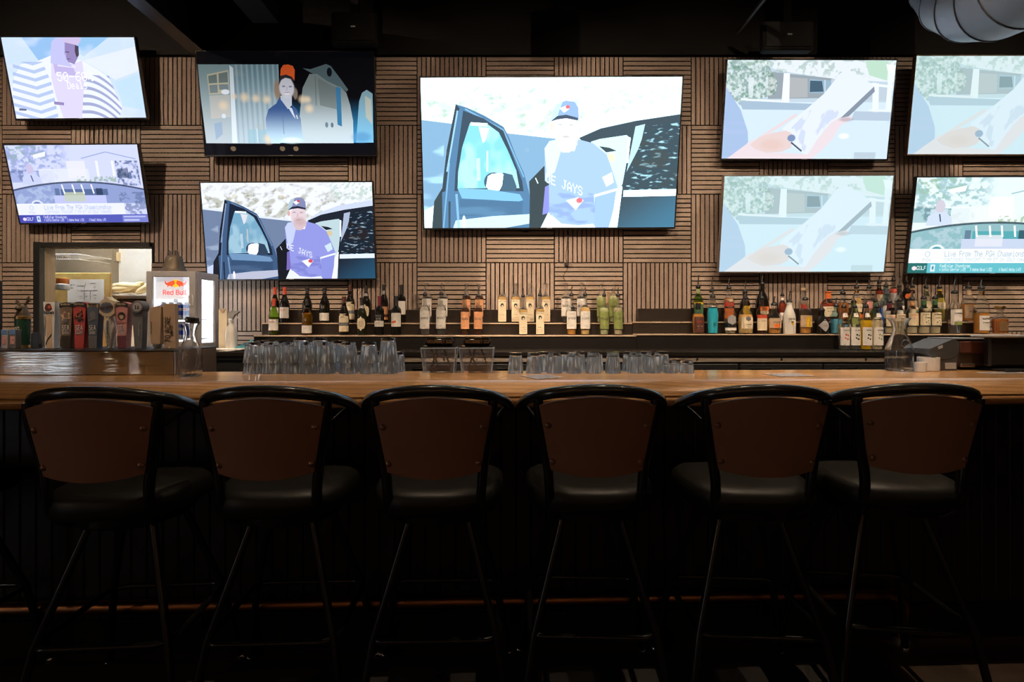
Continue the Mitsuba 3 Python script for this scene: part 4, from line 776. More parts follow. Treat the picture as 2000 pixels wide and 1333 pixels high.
def shelf_unit(x0, x0b, x1, x1b, dz, lab):
    k = thing('bottle_shelf', lab, 'shelf'); z1, z2, z3 = PZ(655.6, S1Y) + dz, PZ(631, S2Y) + dz, PZ(605.5, S3Y) + dz
    part(k, 'lower_step', cat(box(x0, x1, S1Y + .006, YW - .012, CZ, z1 - .012)), 'mat_shelf_low'); part(k, 'lower_shelf', cbox(x0, x1, S1Y - .004, S2Y + .01, z1 - .012, z1, .003), 'mat_lit_edge', label='lower tread with edge highlight painted pale')
    part(k, 'upper_step', box(x0b, x1b, S2Y + .006, YW - .012, z1, z2 - .012), 'mat_shelf'); part(k, 'upper_shelf', cbox(x0b, x1b, S2Y - .004, S3Y + .01, z2 - .012, z2, .003), 'mat_lit_edge', label='upper tread with edge highlight painted pale')
    part(k, 'back_step', cbox(x0b + .08, x1b - .06, S3Y + .004, YW - .012, z2, z3, .003), 'mat_shelf')
    return z1, z2, z3
xm = PX(1240, 4.2)
ZA = shelf_unit(PX(495, S1Y), PX(511, S2Y), xm - .002, xm - .002, 0.0, 'left dark stepped bottle shelf with two treads whose edge highlights are painted pale')
ZB = shelf_unit(xm + .002, xm + .002, PX(1992, S1Y), PX(1932, S2Y), .010, 'right dark stepped bottle shelf crowded with liquor bottles')
def tread(level, px):
    Z = ZA if px < 1240 else ZB
    return {'U': (Z[1], 4.335), 'L': (Z[0], 4.205), 'T': (Z[2], 4.441), 'C': (CZ, 3.98), 'M': (Z[0], 4.235)}[level]

# ---- bottles
STY = {'burgundy': [(.80, 0), (.97, .006), (1, .02), (1, .46), (.97, .53), (.86, .60), (.66, .67), (.47, .74), (.385, .80), (.36, .86), (.35, .955), (.39, .957), (.39, .985), (.35, 1)],
       'bordeaux': [(.82, 0), (.97, .006), (1, .02), (1, .60), (.96, .645), (.80, .685), (.55, .72), (.41, .75), (.375, .78), (.365, .955), (.40, .957), (.40, .985), (.36, 1)],
       'tall': [(.80, 0), (.96, .005), (1, .02), (1, .60), (.985, .635), (.91, .67), (.74, .70), (.50, .722), (.36, .745), (.315, .775), (.30, .965), (.38, .967), (.38, .99), (.33, 1)],
       'liquor': [(.82, 0), (.97, .006), (1, .025), (1, .56), (.97, .62), (.86, .675), (.64, .73), (.46, .78), (.40, .82), (.38, .95), (.44, .953), (.44, .985), (.40, 1)],
       'slope': [(.84, 0), (.98, .006), (1, .02), (1, .50), (.95, .58), (.80, .68), (.60, .78), (.44, .87), (.38, .93), (.43, .935), (.43, .98), (.38, 1)],
       'round': [(.80, 0), (.96, .008), (.97, .03), (1, .30), (.99, .42), (.93, .52), (.78, .61), (.56, .68), (.38, .73), (.31, .78), (.29, .94), (.36, .945), (.36, .985), (.31, 1)],
       'squat': [(.84, 0), (.98, .008), (1, .03), (1, .48), (.96, .56), (.82, .64), (.58, .70), (.40, .75), (.36, .80), (.36, .95), (.42, .955), (.42, .985), (.37, 1)],
       'syrup': [(.86, 0), (.98, .006), (1, .02), (1, .56), (.97, .60), (1.0, .62), (.96, .66), (.80, .74), (.58, .83), (.44, .89), (.38, .94), (.42, .945), (.42, .985), (.38, 1)],
       'bomb': [(.80, 0), (.95, .006), (.97, .02), (1, .30), (1, .42), (.92, .55), (.72, .66), (.46, .76), (.31, .82), (.27, .86), (.26, .96), (.33, .965), (.33, .99), (.28, 1)]}
def prof(style, R, H): return [(r * R, z * H) for r, z in STY[style]]
def rad_at(style, R, H, z):
    p = np.array(prof(style, R, H)); return float(np.interp(z, p[:, 1], p[:, 0]))
SQ = {}
def sqr(e, flat):
    def f(th, i):
        c, s = np.abs(np.cos(th)), np.abs(np.sin(th)); return (c ** e + s ** e) ** (-1 / e) * .9
    return f
_ply = {}
def label_patch(style, R, H, z0, z1, ang, x, y, z, off=.0007, shape=None, n=12):
    m, _ = grid_quad(lambda u, v: (0, 0, 0), n, 6)
    pts = []
    for v in np.linspace(0, 1, 7):
        for u in np.linspace(0, 1, n + 1):
            h = z0 + (z1 - z0) * (1 - v); a = (2 * u - 1) * ang
            if shape == 'oval': a *= math.sqrt(max(0, 1 - (2 * v - 1) ** 2)) + .02
            if shape == 'diamond': a *= (1 - abs(2 * v - 1)) + .02
            if shape == 'crest' and v < .2: a *= .62 + 1.9 * v
            r = rad_at(style, R, H, h * H) + off
            pts.append((x + r * math.sin(a), y - r * math.cos(a), z + h * H))
    m.vertices = np.array(pts); return m
def pourer(k, x, y, z, r, tone='mat_black_plastic', h=.062, tilt=.045):
    p = part(k, 'pourer', at(lathe([(r * .9, -.008), (r * 1.08, -.004), (r * 1.08, .004), (r * .85, .010), (r * .62, .018)], 14), (x, y, z)), tone, 40)
    part(p, 'spout', tube([(x, y, z + .016), (x - h * .02, y, z + .016 + h * .45), (x + h * tilt, y, z + .016 + h * .8), (x + h * tilt * 1.5, y - .002, z + .016 + h * .97)], [.0058, .0052, .0046, .0040], 10), 'mat_chrome', 40, label='chrome pouring spout')
    part(p, 'tip', tube([(x + h * tilt * 1.5, y - .002, z + .016 + h * .96), (x + h * tilt * 1.7, y - .002, z + .016 + h * 1.12)], .0042, 8), 'mat_black_plastic', 40)
def bottle(px, top, wpx, level, style, glass, liq, lab, group=None, fill=.62, lbl=(), cap=None, capmat='mat_black_plastic', txt=(), dy=0.0, capz=.78, square=False, extra=None, total=None, base=None, sy=1.0):
    """px: column, top: row of the glass lip, wpx: width in pixels"""
    z, Y = tread(level, px); Y += dy
    X = PX(px, Y); R = wpx * Y / F / 2; H = PZ(top, Y) - z
    R = min(R, .115 if level == 'L' else R)
    k = thing('bottle', lab, 'bottle', group)
    rf = sqr(5.0, 1) if square else None
    body = at(lathe(prof(style, R, H), 24, rad=(lambda th, i: rf(th, i) if STY[style][i][0] > .7 else np.ones(len(th))) if square else None), (X, Y, z), s=(1, sy, 1) if sy != 1 else None)
    if glass.startswith('mat_thin'):
        zf = min(fill if liq else .62, .70) * H; P0 = np.array(prof(style, R, H)); rz_ = lambda zz: float(np.interp(zz, P0[:, 1], P0[:, 0]))
        lo = [tuple(p) for p in P0 if p[1] < zf] + [(rz_(zf), zf)]; up_ = [(rz_(zf), zf)] + [tuple(p) for p in P0 if p[1] > zf]
        rr_ = lambda pr: ((lambda th, i: rf(th, i) if pr[i][0] > .7 * R else np.ones(len(th))) if square else None); sc_ = (1, sy, 1) if sy != 1 else None
        up2 = up_ + [(max(r - .0017, .0008), zz) for r, zz in up_[::-1]]
        part(k, 'neck', at(lathe(up2 + [up2[0]], 24, cap=False, rad=rr_(up2 + [up2[0]])), (X, Y, z), s=sc_), {'mat_thin': 'mat_bottle', 'mat_thin_green': 'mat_bottle_green', 'mat_thin_bluetint': 'mat_bottle_blue', 'mat_thin_amber': 'mat_bottle_amber'}[glass], 40)
        mm = lathe(lo, 24, rad=rr_(lo)); mm = trimesh.Trimesh(mm.vertices[:-1], mm.faces[:-24], process=False); body = at(mm, (X, Y, z), s=sc_)
    part(k, 'glass', body, glass, 40)
    if liq:
        pr = [(r * R - .0024, zz * H) for r, zz in STY[style]]; pr[0] = (max(.003, pr[0][0]), .0085); pr = [pr[0]] + [p for p in pr[1:] if p[1] > .0085]; top_z = fill * H
        q = [(r, zz) for r, zz in pr if zz < top_z and zz > 0]; q.append((float(np.interp(top_z, [p[1] for p in pr], [p[0] for p in pr])), top_z))
        part(k, 'liquid', at(lathe(q, 24, rad=(lambda th, i: rf(th, i) if q[i][0] > .7 * R else np.ones(len(th))) if square else None), (X, Y, z), s=(1, sy, 1) if sy != 1 else None), liq, 40)
    for L_ in lbl:
        z0, z1, ang, mt = L_[:4]; sh = L_[4] if len(L_) > 4 else None; off = L_[5] if len(L_) > 5 else .0007
        if square:
            w = R * .9 * math.sin(min(ang, 1.25)) * 1.0; m = flat_front(at(trimesh.creation.box(extents=[2 * w, (z1 - z0) * H, .0004]), (0, 0, .0004 + off)), X, Y - R * .905 * sy, z + (z0 + z1) / 2 * H); lk = part(k, 'label', m, mt)
        else: lk = part(k, 'label', label_patch(style, R * 1.0, H, z0, z1, ang, X, Y, z, off, sh) if sy == 1 else at(label_patch(style, R, H, z0, z1, ang, 0, 0, 0, off, sh), (X, Y, z), s=(1, sy, 1)), mt)
    for s, zf, h, mt, w in txt:
        m = fit_text(s, w * R, h * H, depth=.0003)
        if square: m = flat_front(m, X, Y - R * .905 * sy - .0014, z + zf * H)
        else: m = wrap(m, rad_at(style, R, H, zf * H) + .0016, X, Y, z + zf * H)
        part(k, 'lettering', m, mt)
    rn = STY[style][-2][0] * R; rneck = STY[style][-4][0] * R
    if cap == 'capsule':
        part(k, 'capsule', at(lathe([(rad_at(style, R, H, capz * H) + .0008, capz * H), (rneck + .0008, (capz + .04) * H), (rneck + .0008, .945 * H), (rn + .0008, .95 * H), (rn + .0008, H - .002), (rn, H + .0012)], 18), (X, Y, z)), capmat, 40)
    elif cap == 'cork':
        part(k, 'stopper', at(lathe([(rn * .9, H - .004), (rn * 1.2, H), (rn * 1.25, H + .018), (rn * 1.1, H + .024)], 16), (X, Y, z)), capmat, 40)
    elif cap == 'cap':
        part(k, 'cap', at(lathe([(rn + .001, capz * H), (rn + .001, H), (rn - .001, H + .003)], 18), (X, Y, z)), capmat, 40)
    elif cap == 'pour':
        if capmat != 'mat_black_plastic': part(k, 'neck_sleeve', at(lathe([(rad_at(style, R, H, capz * H) + .0008, capz * H), (rneck + .0012, (capz + .04) * H), (rneck + .0012, .94 * H)], 18, cap=False), (X, Y, z)), capmat, 40)
        pourer(k, X, Y, z + H, rn, h=(total and max(.03, (top - total) * Y / F / 1.16)) or .062)
    if extra: extra(k, X, Y, z, R, H)
    return k
W, C_, TN = 'mat_paper', 'mat_cream', 'mat_tan'
G = None
# --- wines, left
red = dict(cap='capsule', capmat='mat_redcap', txt=(('ROUGE', .36, .035, 'mat_red', 1.1),), lbl=((.13, .44, 1.35, W),), capz=.80)
bottle(537, 562, 16, 'U', 'burgundy', 'mat_darkglass', None, 'dark wine bottle with red capsule, half hidden behind the green bottle', **red)
bottle(556, 562, 18, 'U', 'burgundy', 'mat_darkglass', None, 'dark wine bottle with red capsule on the upper tread, fully in view', **red)
bottle(535, 584, 19, 'L', 'burgundy', 'mat_thin_green', 'mat_liq_olive', 'green glass wine bottle with red capsule at the left end of the lower tread', fill=.5, **red)
gt = dict(cap='capsule', capmat='mat_ink', lbl=((.06, .28, 1.35, W),), capz=.76, txt=(('G', .44, .07, C_, .5), ('CHARDONNAY', .20, .012, 'mat_grey', .8)))
bottle(600, 562, 18, 'U', 'burgundy', 'mat_darkglass', None, 'dark wine bottle behind the yellow wine bottle with a G on it', **gt)
bottle(600, 586, 20, 'L', 'burgundy', 'mat_thin_amber', 'mat_liq_olive', 'amber yellow wine bottle with a G above its white label', fill=.6, **gt)
bottle(634, 562, 19, 'U', 'burgundy', 'mat_darkglass', None, 'dark wine bottle with a G and white label, alone on the upper tread', **gt)
cr = dict(cap='capsule', capmat='mat_inkbrown', capz=.74, lbl=((.10, .56, 1.35, C_, 'crest'), (.245, .33, 1.35, 'mat_grey', None, .0012), (.08, .10, 1.4, 'mat_gold', None, .0012)), txt=(('CAYMUS', .47, .03, 'mat_brown_dk', .9),))
bottle(684, 558, 18, 'U', 'burgundy', 'mat_darkglass', None, 'cream labelled wine bottle with a grey band, on the upper tread', **cr)
bottle(672, 580, 19, 'L', 'burgundy', 'mat_darkglass', None, 'cream labelled wine bottle with a grey band, on the lower tread', **cr)
def ornate(k, X, Y, z, R, H):
    for i in range(9):
        a = i * .7; m = at(trimesh.creation.cylinder(radius=.003, height=.0004, sections=8), ((i % 3 - 1) * .011, (i // 3 - 1) * .016, 0)); part(k, 'flourish', wrap(m, R + .0015, X, Y, z + .30 * H), 'mat_ink' if i % 2 else 'mat_brown_tap')
ov = dict(cap='capsule', capmat='mat_ink', capz=.78, lbl=((.12, .50, .95, C_, 'oval'), (.72, .80, 1.2, 'mat_grey_lt', None, .001)), extra=ornate)
bottle(715, 559, 18, 'U', 'burgundy', 'mat_darkglass', None, 'dark wine bottle with an ornate oval label, on the upper tread', **ov)
bottle(707, 582, 19, 'L', 'burgundy', 'mat_darkglass_green', None, 'dark green wine bottle with an ornate oval label, on the lower tread', **ov)
bottle(750, 556, 17, 'U', 'burgundy', 'mat_darkglass', None, 'dark bottle with a coppery orange label and gold lip, tallest of the wines', cap='capsule', capmat='mat_ink', capz=.88, lbl=((.08, .42, 1.2, 'mat_orange_label'), (.15, .22, 1.2, 'mat_amberdark', None, .0013), (.74, .84, .8, 'mat_grey_lt', None, .001)), extra=lambda k, X, Y, z, R, H: part(k, 'lip', at(lathe([(R * .42, H), (R * .44, H + .004), (R * .40, H + .008)], 16), (X, Y, z)), 'mat_gold', 40))
bottle(741, 579, 18, 'L', 'bordeaux', 'mat_darkglass', None, 'dark wine bottle lettered BLACK SAGE over a white label', cap='capsule', capmat='mat_burgundy', capz=.76, lbl=((.22, .37, 1.3, W),), txt=(('BLACK', .50, .045, W, 1.3), ('SAGE', .43, .045, W, 1.2), ('VINEYARD', .385, .02, W, 1.2), ('MERLOT', .31, .018, 'mat_ink', 1.0)))
def slash(k, X, Y, z, R, H):
    m = trimesh.creation.box(extents=[R * 1.0, H * .05, .0004]); m.apply_transform(trimesh.transformations.rotation_matrix(.16, [0, 0, 1])); m.apply_translation([-R * .35, 0, 0]); m = m.subdivide().subdivide()
    part(k, 'stripe', wrap(m, R + .0015, X, Y, z + .34 * H), 'mat_redcap')
wl = dict(cap='capsule', capmat='mat_ink', capz=.76, lbl=((.22, .57, 1.35, W),), extra=slash)
bottle(784, 557, 17, 'U', 'bordeaux', 'mat_darkglass', None, 'white labelled red wine bottle with a small red mark, on the upper tread', **wl)
bottle(774, 579, 19, 'L', 'bordeaux', 'mat_darkglass', None, 'white labelled red wine bottle with a red slash, on the lower tread', **wl)
# --- the NODO rows
def nodo(px, top, level, lm, liq, lab, total=None, ink='mat_ink', fill=.7, w=20, hi=None):
    return bottle(px, top, w, level, 'tall', 'mat_thin', liq, lab, fill=fill, cap='pour' if total else None, total=total, lbl=((.16, .60, 1.2, lm),), txt=(('NODO', .42, .05, ink, 1.55), ('TEQUILA', .53, .012, ink, .7), ('BLANCO', .24, .010, ink, .6)))
nodo(834, 553, 'U', W, 'mat_liq_clear', 'clear sealed bottle with a white label, left of its pair on the upper tread'); nodo(865, 553, 'U', W, 'mat_liq_clear', 'clear sealed bottle with a white label, right of its pair on the upper tread')
nodo(830, 576, 'L', W, 'mat_liq_clear', 'clear poured bottle lettered NODO on white, left one on the lower tread', 564); nodo(861.6, 575, 'L', W, 'mat_liq_clear', 'clear poured bottle lettered NODO on white, right one on the lower tread', 564)
OL = 'mat_orange_label'
nodo(911, 555, 'U', OL, 'mat_liq_dark', 'dark sealed bottle with an orange label, left one on the upper tread', w=17); nodo(936, 555, 'U', OL, 'mat_liq_dark', 'dark sealed bottle with an orange label, right one on the upper tread', w=17)
nodo(908.5, 579, 'L', OL, 'mat_liq_dark', 'dark poured bottle with an orange NODO label, left one on the lower tread', 566, w=17.5); nodo(934, 579, 'L', OL, 'mat_liq_dark', 'dark poured bottle with an orange NODO label, right one on the lower tread', 566, w=17.5)
def face(k, X, Y, z, R, H):
    yq = Y - R * .905 - .0012
    for (dx, dz, rx, rz, mt, o) in ((0, .0, .0135, .0165, 'mat_ink', 0), (.001, -.006, .0075, .0095, 'mat_cream', .0004)):
        m = trimesh.creation.cylinder(radius=1, height=.0003, sections=18); m.vertices *= [rx, rz, 1]; part(k, 'portrait', flat_front(at(m, (0, 0, o)), X + dx, yq - o, z + .44 * H + dz), mt)
    for i, (dx, dz) in enumerate(((-.010, .008), (.009, .010), (-.013, -.002), (.012, 0), (0, .016), (.010, -.010))):
        part(k, 'curl', flat_front(trimesh.creation.cylinder(radius=.0055, height=.0003, sections=10), X + dx, yq + .0002, z + .44 * H + dz), 'mat_ink')
def curly(px, top, level, lab, total=None):
    return bottle(px, top, 18.5, level, 'tall', 'mat_thin', 'mat_liq_gold', lab, square=True, fill=.66, cap='pour' if total else None, total=total, lbl=((.03, .585, 1.25, 'mat_cream'),), extra=face,
                  txt=(('CHICA CHICA', .545, .030, 'mat_ink', 1.6), ('SPIRIT', .20, .014, 'mat_brown_dk', 1.1), ('DISTILLED IN CANADA', .14, .009, 'mat_brown_dk', 1.35), ('SMALL BATCH SPIRIT', .09, .009, 'mat_brown_dk', 1.35)))
for i, px in enumerate((981, 1007, 1035, 1066)): curly(px, 554, 'U', f'square gold bottle with a curly haired face, {ordinal(i)} from the left on the upper tread')
curly(1021.7, 579, 'L', 'square gold bottle with a curly haired face and pourer, left one on the lower tread', 567); curly(1054.5, 577, 'L', 'square gold bottle with a curly haired face and pourer, right one on the lower tread', 565)
nodo(1105.5, 553, 'U', W, 'mat_liq_clear', 'clear sealed white label bottle behind the left amber NODO bottle'); nodo(1136, 553, 'U', W, 'mat_liq_clear', 'clear sealed white label bottle behind the right amber NODO bottle')
nodo(1116, 577, 'L', W, 'mat_liq_amber', 'amber bottle with a white NODO label, half empty, left one of two', 564, fill=.58); nodo(1142.7, 577, 'L', W, 'mat_liq_gold', 'amber bottle with a white NODO label, full, right one of two', 564, fill=.75)
GL = 'mat_green_label'
nodo(1174, 555, 'U', GL, 'mat_liq_green', 'sealed bottle with a green label, left one on the upper tread', w=18.5); nodo(1198, 555, 'U', GL, 'mat_liq_green', 'sealed bottle with a green label, right one on the upper tread', w=18.5)
nodo(1180, 578, 'L', GL, 'mat_liq_green', 'poured bottle with a green NODO label, left one on the lower tread', 568, w=18.5); nodo(1207, 578, 'L', GL, 'mat_liq_pale', 'poured bottle with a green NODO label, right one on the lower tread', 566, w=18.5)
# --- liquor, right
P_ = dict(cap='pour')
bottle(1363.4, 561, 19, 'U', 'liquor', 'mat_thin_green', None, 'tall green bottle with a yellow green neck behind the black capped whiskey', cap='pour', total=541, capmat='mat_liq_green', capz=.70, lbl=((.15, .5, 1.2, 'mat_green_cap'), (.5, .56, 1.2, 'mat_yellow', None, .001)))
bottle(1390, 569, 17, 'U', 'liquor', 'mat_thin', 'mat_liq_pink', 'clear pinkish bottle behind the blue bottle', fill=.3, lbl=((.15, .52, 1.2, W),), cap='pour', total=545)
bottle(1423.5, 563, 19, 'U', 'liquor', 'mat_thin', 'mat_liq_brown', 'spiced rum bottle with a red and orange label on the upper tread', fill=.7, lbl=((.08, .42, 1.3, 'mat_orange'), (.45, .57, 1.3, 'mat_red'), (.40, .45, 1.3, 'mat_ink', None, .001)), txt=(('RUM', .51, .05, W, .9),), cap='pour', total=545)
bottle(1455, 571, 19, 'U', 'liquor', 'mat_darkglass', None, 'black liqueur bottle with a golden yellow label', lbl=((.12, .54, .8, 'mat_yellow'),), cap='pour', total=551, capmat='mat_ink', capz=.82, txt=(('KAHLUA', .34, .04, 'mat_red', .9),))
bottle(1488.5, 555, 25, 'U', 'bomb', 'mat_darkglass', None, 'wide black cream liqueur bottle with a colored picture label', lbl=((.18, .30, .75, 'mat_cream', 'oval'), (.29, .40, .75, 'mat_orange')), cap='pour', total=541, txt=(('CREAM', .345, .03, 'mat_brown_dk', .7),))
bottle(1528, 577, 15, 'U', 'liquor', 'mat_thin', 'mat_liq_red', 'slim red amaro bottle with a white neck label', fill=.78, lbl=((.04, .34, 1.1, W), (.82, .90, 1.3, W)), txt=(('BITTER', .2, .05, 'mat_red', 1.0),), cap='pour', total=566)
bottle(1363.6, 593, 22.5, 'L', 'squat', 'mat_thin', 'mat_liq_amber', 'amber whiskey with a black cap and dark label at the left end', fill=.66, lbl=((.06, .56, 1.0, 'mat_inkbrown'),), txt=(('WISER', .40, .06, 'mat_redcap', 1.4), ('DELUXE', .25, .03, 'mat_cream', 1.0)), cap='cap', capz=.80)
bottle(1392, 580, 21.5, 'L', 'slope', 'mat_thin', 'mat_liq_cyan', 'bright turquoise bottle with a black monogram', fill=.72, txt=(('R', .25, .10, 'mat_ink', .5),), cap='pour', total=566)
bottle(1426, 590, 22.5, 'L', 'liquor', 'mat_thin', 'mat_liq_pale', 'clear bottle with a round grey medallion label', fill=.18, lbl=((.28, .60, .8, 'mat_grey_lt', 'oval'), (.11, .2, 1.3, W)), txt=(('SAILOR', .56, .035, W, 1.1),), cap='cork', capmat='mat_tan')
bottle(1456, 583, 27, 'L', 'round', 'mat_thin', 'mat_liq_gold', 'round bodied pale gold bottle with a cream label and medallion', fill=.55, lbl=((.15, .47, .95, 'mat_cream'), (.36, .50, .35, 'mat_grey', 'oval', .0013)), txt=(('ANEJO', .27, .025, 'mat_brown_dk', .8),), cap='pour', total=574)
bottle(1487.5, 583, 19.5, 'L', 'liquor', 'mat_thin', 'mat_liq_dark', 'bottle with a cream label under a red band', fill=.5, lbl=((.10, .44, 1.3, 'mat_cream'), (.44, .54, 1.3, 'mat_redcap')), txt=(('1792', .36, .04, 'mat_grey', .9),), cap='pour', total=572)
bottle(1512, 595, 25, 'L', 'squat', 'mat_thin', 'mat_liq_amber', 'squat whiskey bottle with an orange and cream label', fill=.5, lbl=((.20, .54, 1.2, 'mat_tan'), (.22, .34, .5, 'mat_orange', None, .001)), txt=(('RESERVE', .40, .03, 'mat_brown_dk', 1.2),), cap='pour', total=583)
def palm(k, X, Y, z, R, H):
    for dx, dz, r, mt in ((.004, 0, .011, 'mat_yellow'), (-.002, .010, .008, 'mat_brown_tap'), (.006, .012, .005, 'mat_green_dk')): part(k, 'emblem', wrap(at(trimesh.creation.cylinder(radius=r, height=.0003, sections=14), (dx, dz, 0)), R + .001, X, Y, z + .33 * H), mt)
bottle(1541.6, 590, 22.5, 'L', 'slope', 'mat_opal', None, 'opaque white rum bottle with a small palm and sun picture', txt=(('MALIBU', .47, .05, 'mat_brown_dk', 1.2),), cap='pour', total=572, extra=palm)
bottle(1568.4, 568, 15, 'U', 'liquor', 'mat_thin', 'mat_liq_clear', 'clear bottle with a cork stopper and slanted red label', fill=.5, lbl=((.40, .55, 1.0, 'mat_red'), (.15, .3, 1.2, 'mat_gold')), cap='cork', capmat='mat_tan')
bottle(1573, 585, 23, 'L', 'liquor', 'mat_thin', 'mat_liq_amber', 'bottle with a wide orange and cream label, right of the white rum', fill=.4, lbl=((.20, .54, 1.3, 'mat_tan'), (.20, .50, .4, 'mat_yellow', None, .001)), cap='pour', total=573)
def wax(k, X, Y, z, R, H):
    pts = [(R * (.52 + .0 * i), .62 * H) for i in (0,)]
    n = 24; m = lathe([(R * .86, .60 * H), (R * .70, .65 * H), (R * .50, .70 * H), (R * .37, .74 * H), (R * .36, .97 * H), (R * .40, .975 * H), (R * .38, H + .003)], n); v = m.vertices; th = np.arctan2(v[:, 1], v[:, 0]); low = v[:, 2] < .63 * H
    v[:, 2] += np.where(low, .03 * H * np.sin(th * 5 + 1), 0); v[:, :2] *= 1.06; part(k, 'wax_seal', at(m, (X, Y, z)), 'mat_orange', 40, label='dripping red wax seal')
bottle(1617, 570, 28, 'U', 'squat', 'mat_thin', 'mat_liq_red', 'bourbon bottle sealed with dripping red wax above a cream label', fill=.6, lbl=((.16, .50, 1.15, 'mat_cream'),), txt=(('MAKERS', .44, .03, 'mat_brown_dk', 1.3), ('WHISKY', .34, .03, 'mat_brown_dk', 1.2)), extra=wax)
bottle(1605, 606, 24, 'L', 'squat', 'mat_darkglass', None, 'short black gin bottle with a grey diamond label', lbl=((.10, .62, 1.0, 'mat_grey_lt', 'diamond'),), txt=(('GIN', .36, .03, 'mat_redcap', .5),), cap='pour', total=597)
bottle(1633, 598, 20, 'L', 'liquor', 'mat_thin_bluetint', 'mat_liq_skyblue', 'pale blue gin bottle beside the diamond labelled bottle', fill=.55, square=True, txt=(('GIN', .3, .06, 'mat_blue', .8),), cap='pour', total=586)
bottle(1646, 573, 21, 'U', 'squat', 'mat_thin', 'mat_liq_brown', 'broad amber brown bottle behind the pale blue gin', fill=.66, lbl=((.1, .25, 1.2, 'mat_orange'),), cap='pour', total=562)
bottle(1673, 562, 18, 'U', 'liquor', 'mat_thin', 'mat_liq_gold', 'golden bottle with a cream label and orange foot behind the syrups', fill=.7, lbl=((.28, .52, 1.2, 'mat_cream'), (.08, .22, 1.2, 'mat_orange')), txt=(('EL JIMADOR', .42, .03, 'mat_brown_dk', 1.3),), cap='pour', total=550, capmat='mat_gold', capz=.84)
bottle(1697, 562, 18, 'U', 'slope', 'mat_thin', 'mat_liq_pink', 'rose tinted long necked bottle with a pale label behind the syrups', fill=.45, lbl=((.38, .58, 1.2, 'mat_pink'),), cap='pour', total=549)
bottle(1717, 553, 15.5, 'T', 'liquor', 'mat_thin', 'mat_liq_red', 'bottle with a wide tan paper wrap and brown top behind the syrups', fill=.8, lbl=((.3, .55, 1.3, 'mat_tan'), (.1, .3, 1.3, 'mat_grey')), cap='pour', total=546, capmat='mat_brown_dk', capz=.80)
bottle(1730, 560, 16, 'U', 'liquor', 'mat_thin_bluetint', 'mat_liq_clear', 'bluish bottle with a dark collar behind the red capped vodka', fill=.6, lbl=((.1, .45, 1.2, W),), cap='pour', total=549, capmat='mat_bluegrey', capz=.78)
bottle(1745, 548, 15.8, 'T', 'liquor', 'mat_thin', 'mat_liq_clear', 'clear vodka bottle with a red band label rising above its row', fill=.75, lbl=((.56, .70, 1.2, 'mat_red'), (.2, .54, 1.2, 'mat_grey_lt')), txt=(('VODKA', .63, .04, W, 1.2),), cap='pour', total=537)
bottle(1756.5, 560, 16, 'U', 'liquor', 'mat_thin', 'mat_liq_clear', 'clear bottle with a black collar directly right of the red band vodka', fill=.6, lbl=((.15, .45, 1.2, W),), cap='pour', total=544, capmat='mat_ink', capz=.76)
bottle(1771, 552, 15.8, 'T', 'liquor', 'mat_darkglass', None, 'dark herbal liqueur bottle with a bright orange splash label', lbl=((.34, .60, 1.0, 'mat_orange', 'oval'),), cap='pour', total=541, capmat='mat_brown_dk', capz=.80)
bottle(1782, 560, 17, 'U', 'slope', 'mat_thin', 'mat_liq_pale', 'pale bottle with a copper neck behind the orange capped vodka', fill=.6, lbl=((.1, .4, 1.2, 'mat_cream'),), cap='pour', total=544, capmat='mat_orange_label', capz=.80)
# flavored vodkas, front right
def vod(px, top, total, capm, barm_, tint, lab, w=21, fr='mat_green_cap'):
    return bottle(px, top, w, 'L', 'liquor', 'mat_thin', 'mat_liq_pale', lab, fill=.22, cap='pour', total=total, capmat=capm, capz=.72, lbl=((.24, .60, 1.15, tint),), txt=(('SMIRNOFF', .545, .035, barm_, 1.6), ('VODKA', .45, .03, barm_, 1.1)),
                  extra=lambda k, X, Y, z, R, H: [part(k, 'fruit', wrap(at(trimesh.creation.cylinder(radius=.005, height=.0003, sections=10), (dx, dz, 0)), R + .0016, X, Y, z + .33 * H), fr) for dx, dz in ((-.012, 0), (.010, -.008), (.004, .012))])
vod(1737, 590, 573, 'mat_burgundy', 'mat_redcap', 'mat_cream', 'clear flavored vodka with a dark red neck sleeve and red fruit', fr='mat_red', w=19.5); vod(1757, 588, 573, 'mat_ink', 'mat_ink', 'mat_cream', 'clear flavored vodka with a black neck sleeve, behind the right carafe', fr='mat_ink', w=19.5)
vod(1781, 585, 569, 'mat_orange_label', 'mat_orange', 'mat_cream', 'clear flavored vodka with an orange neck sleeve', fr='mat_yellow'); vod(1804, 583, 570, 'mat_green_cap', 'mat_green_cap', 'mat_cream', 'clear flavored vodka with a green neck sleeve, left one of two'); vod(1826, 583, 569, 'mat_green_cap', 'mat_ink', 'mat_cream', 'clear flavored vodka with a green neck sleeve, right one of two', w=20)
bottle(1808.5, 562, 17, 'U', 'slope', 'mat_thin', 'mat_liq_pale', 'pale green necked bottle with a cream label behind the green sleeved vodkas', fill=.6, lbl=((.30, .5, 1.2, 'mat_cream'),), cap='pour', total=544, capmat='mat_liq_green', capz=.74)
bottle(1835, 562, 18, 'U', 'slope', 'mat_thin', 'mat_liq_olive', 'olive yellow bottle with a golden neck and cream label', fill=.8, lbl=((.36, .56, 1.2, 'mat_cream'),), cap='pour', total=541, capmat='mat_yellow', capz=.66)
bottle(1864, 572, 23, 'L', 'liquor', 'mat_thin', 'mat_liq_clear', 'clear botanical vodka with a white and green label left of the tan label whiskey', fill=.35, lbl=((.22, .60, 1.2, W), (.22, .30, .7, 'mat_green_label', None, .001)), txt=(('BOTANICAL', .50, .035, 'mat_green_dk', 1.4),), cap='pour', total=546)
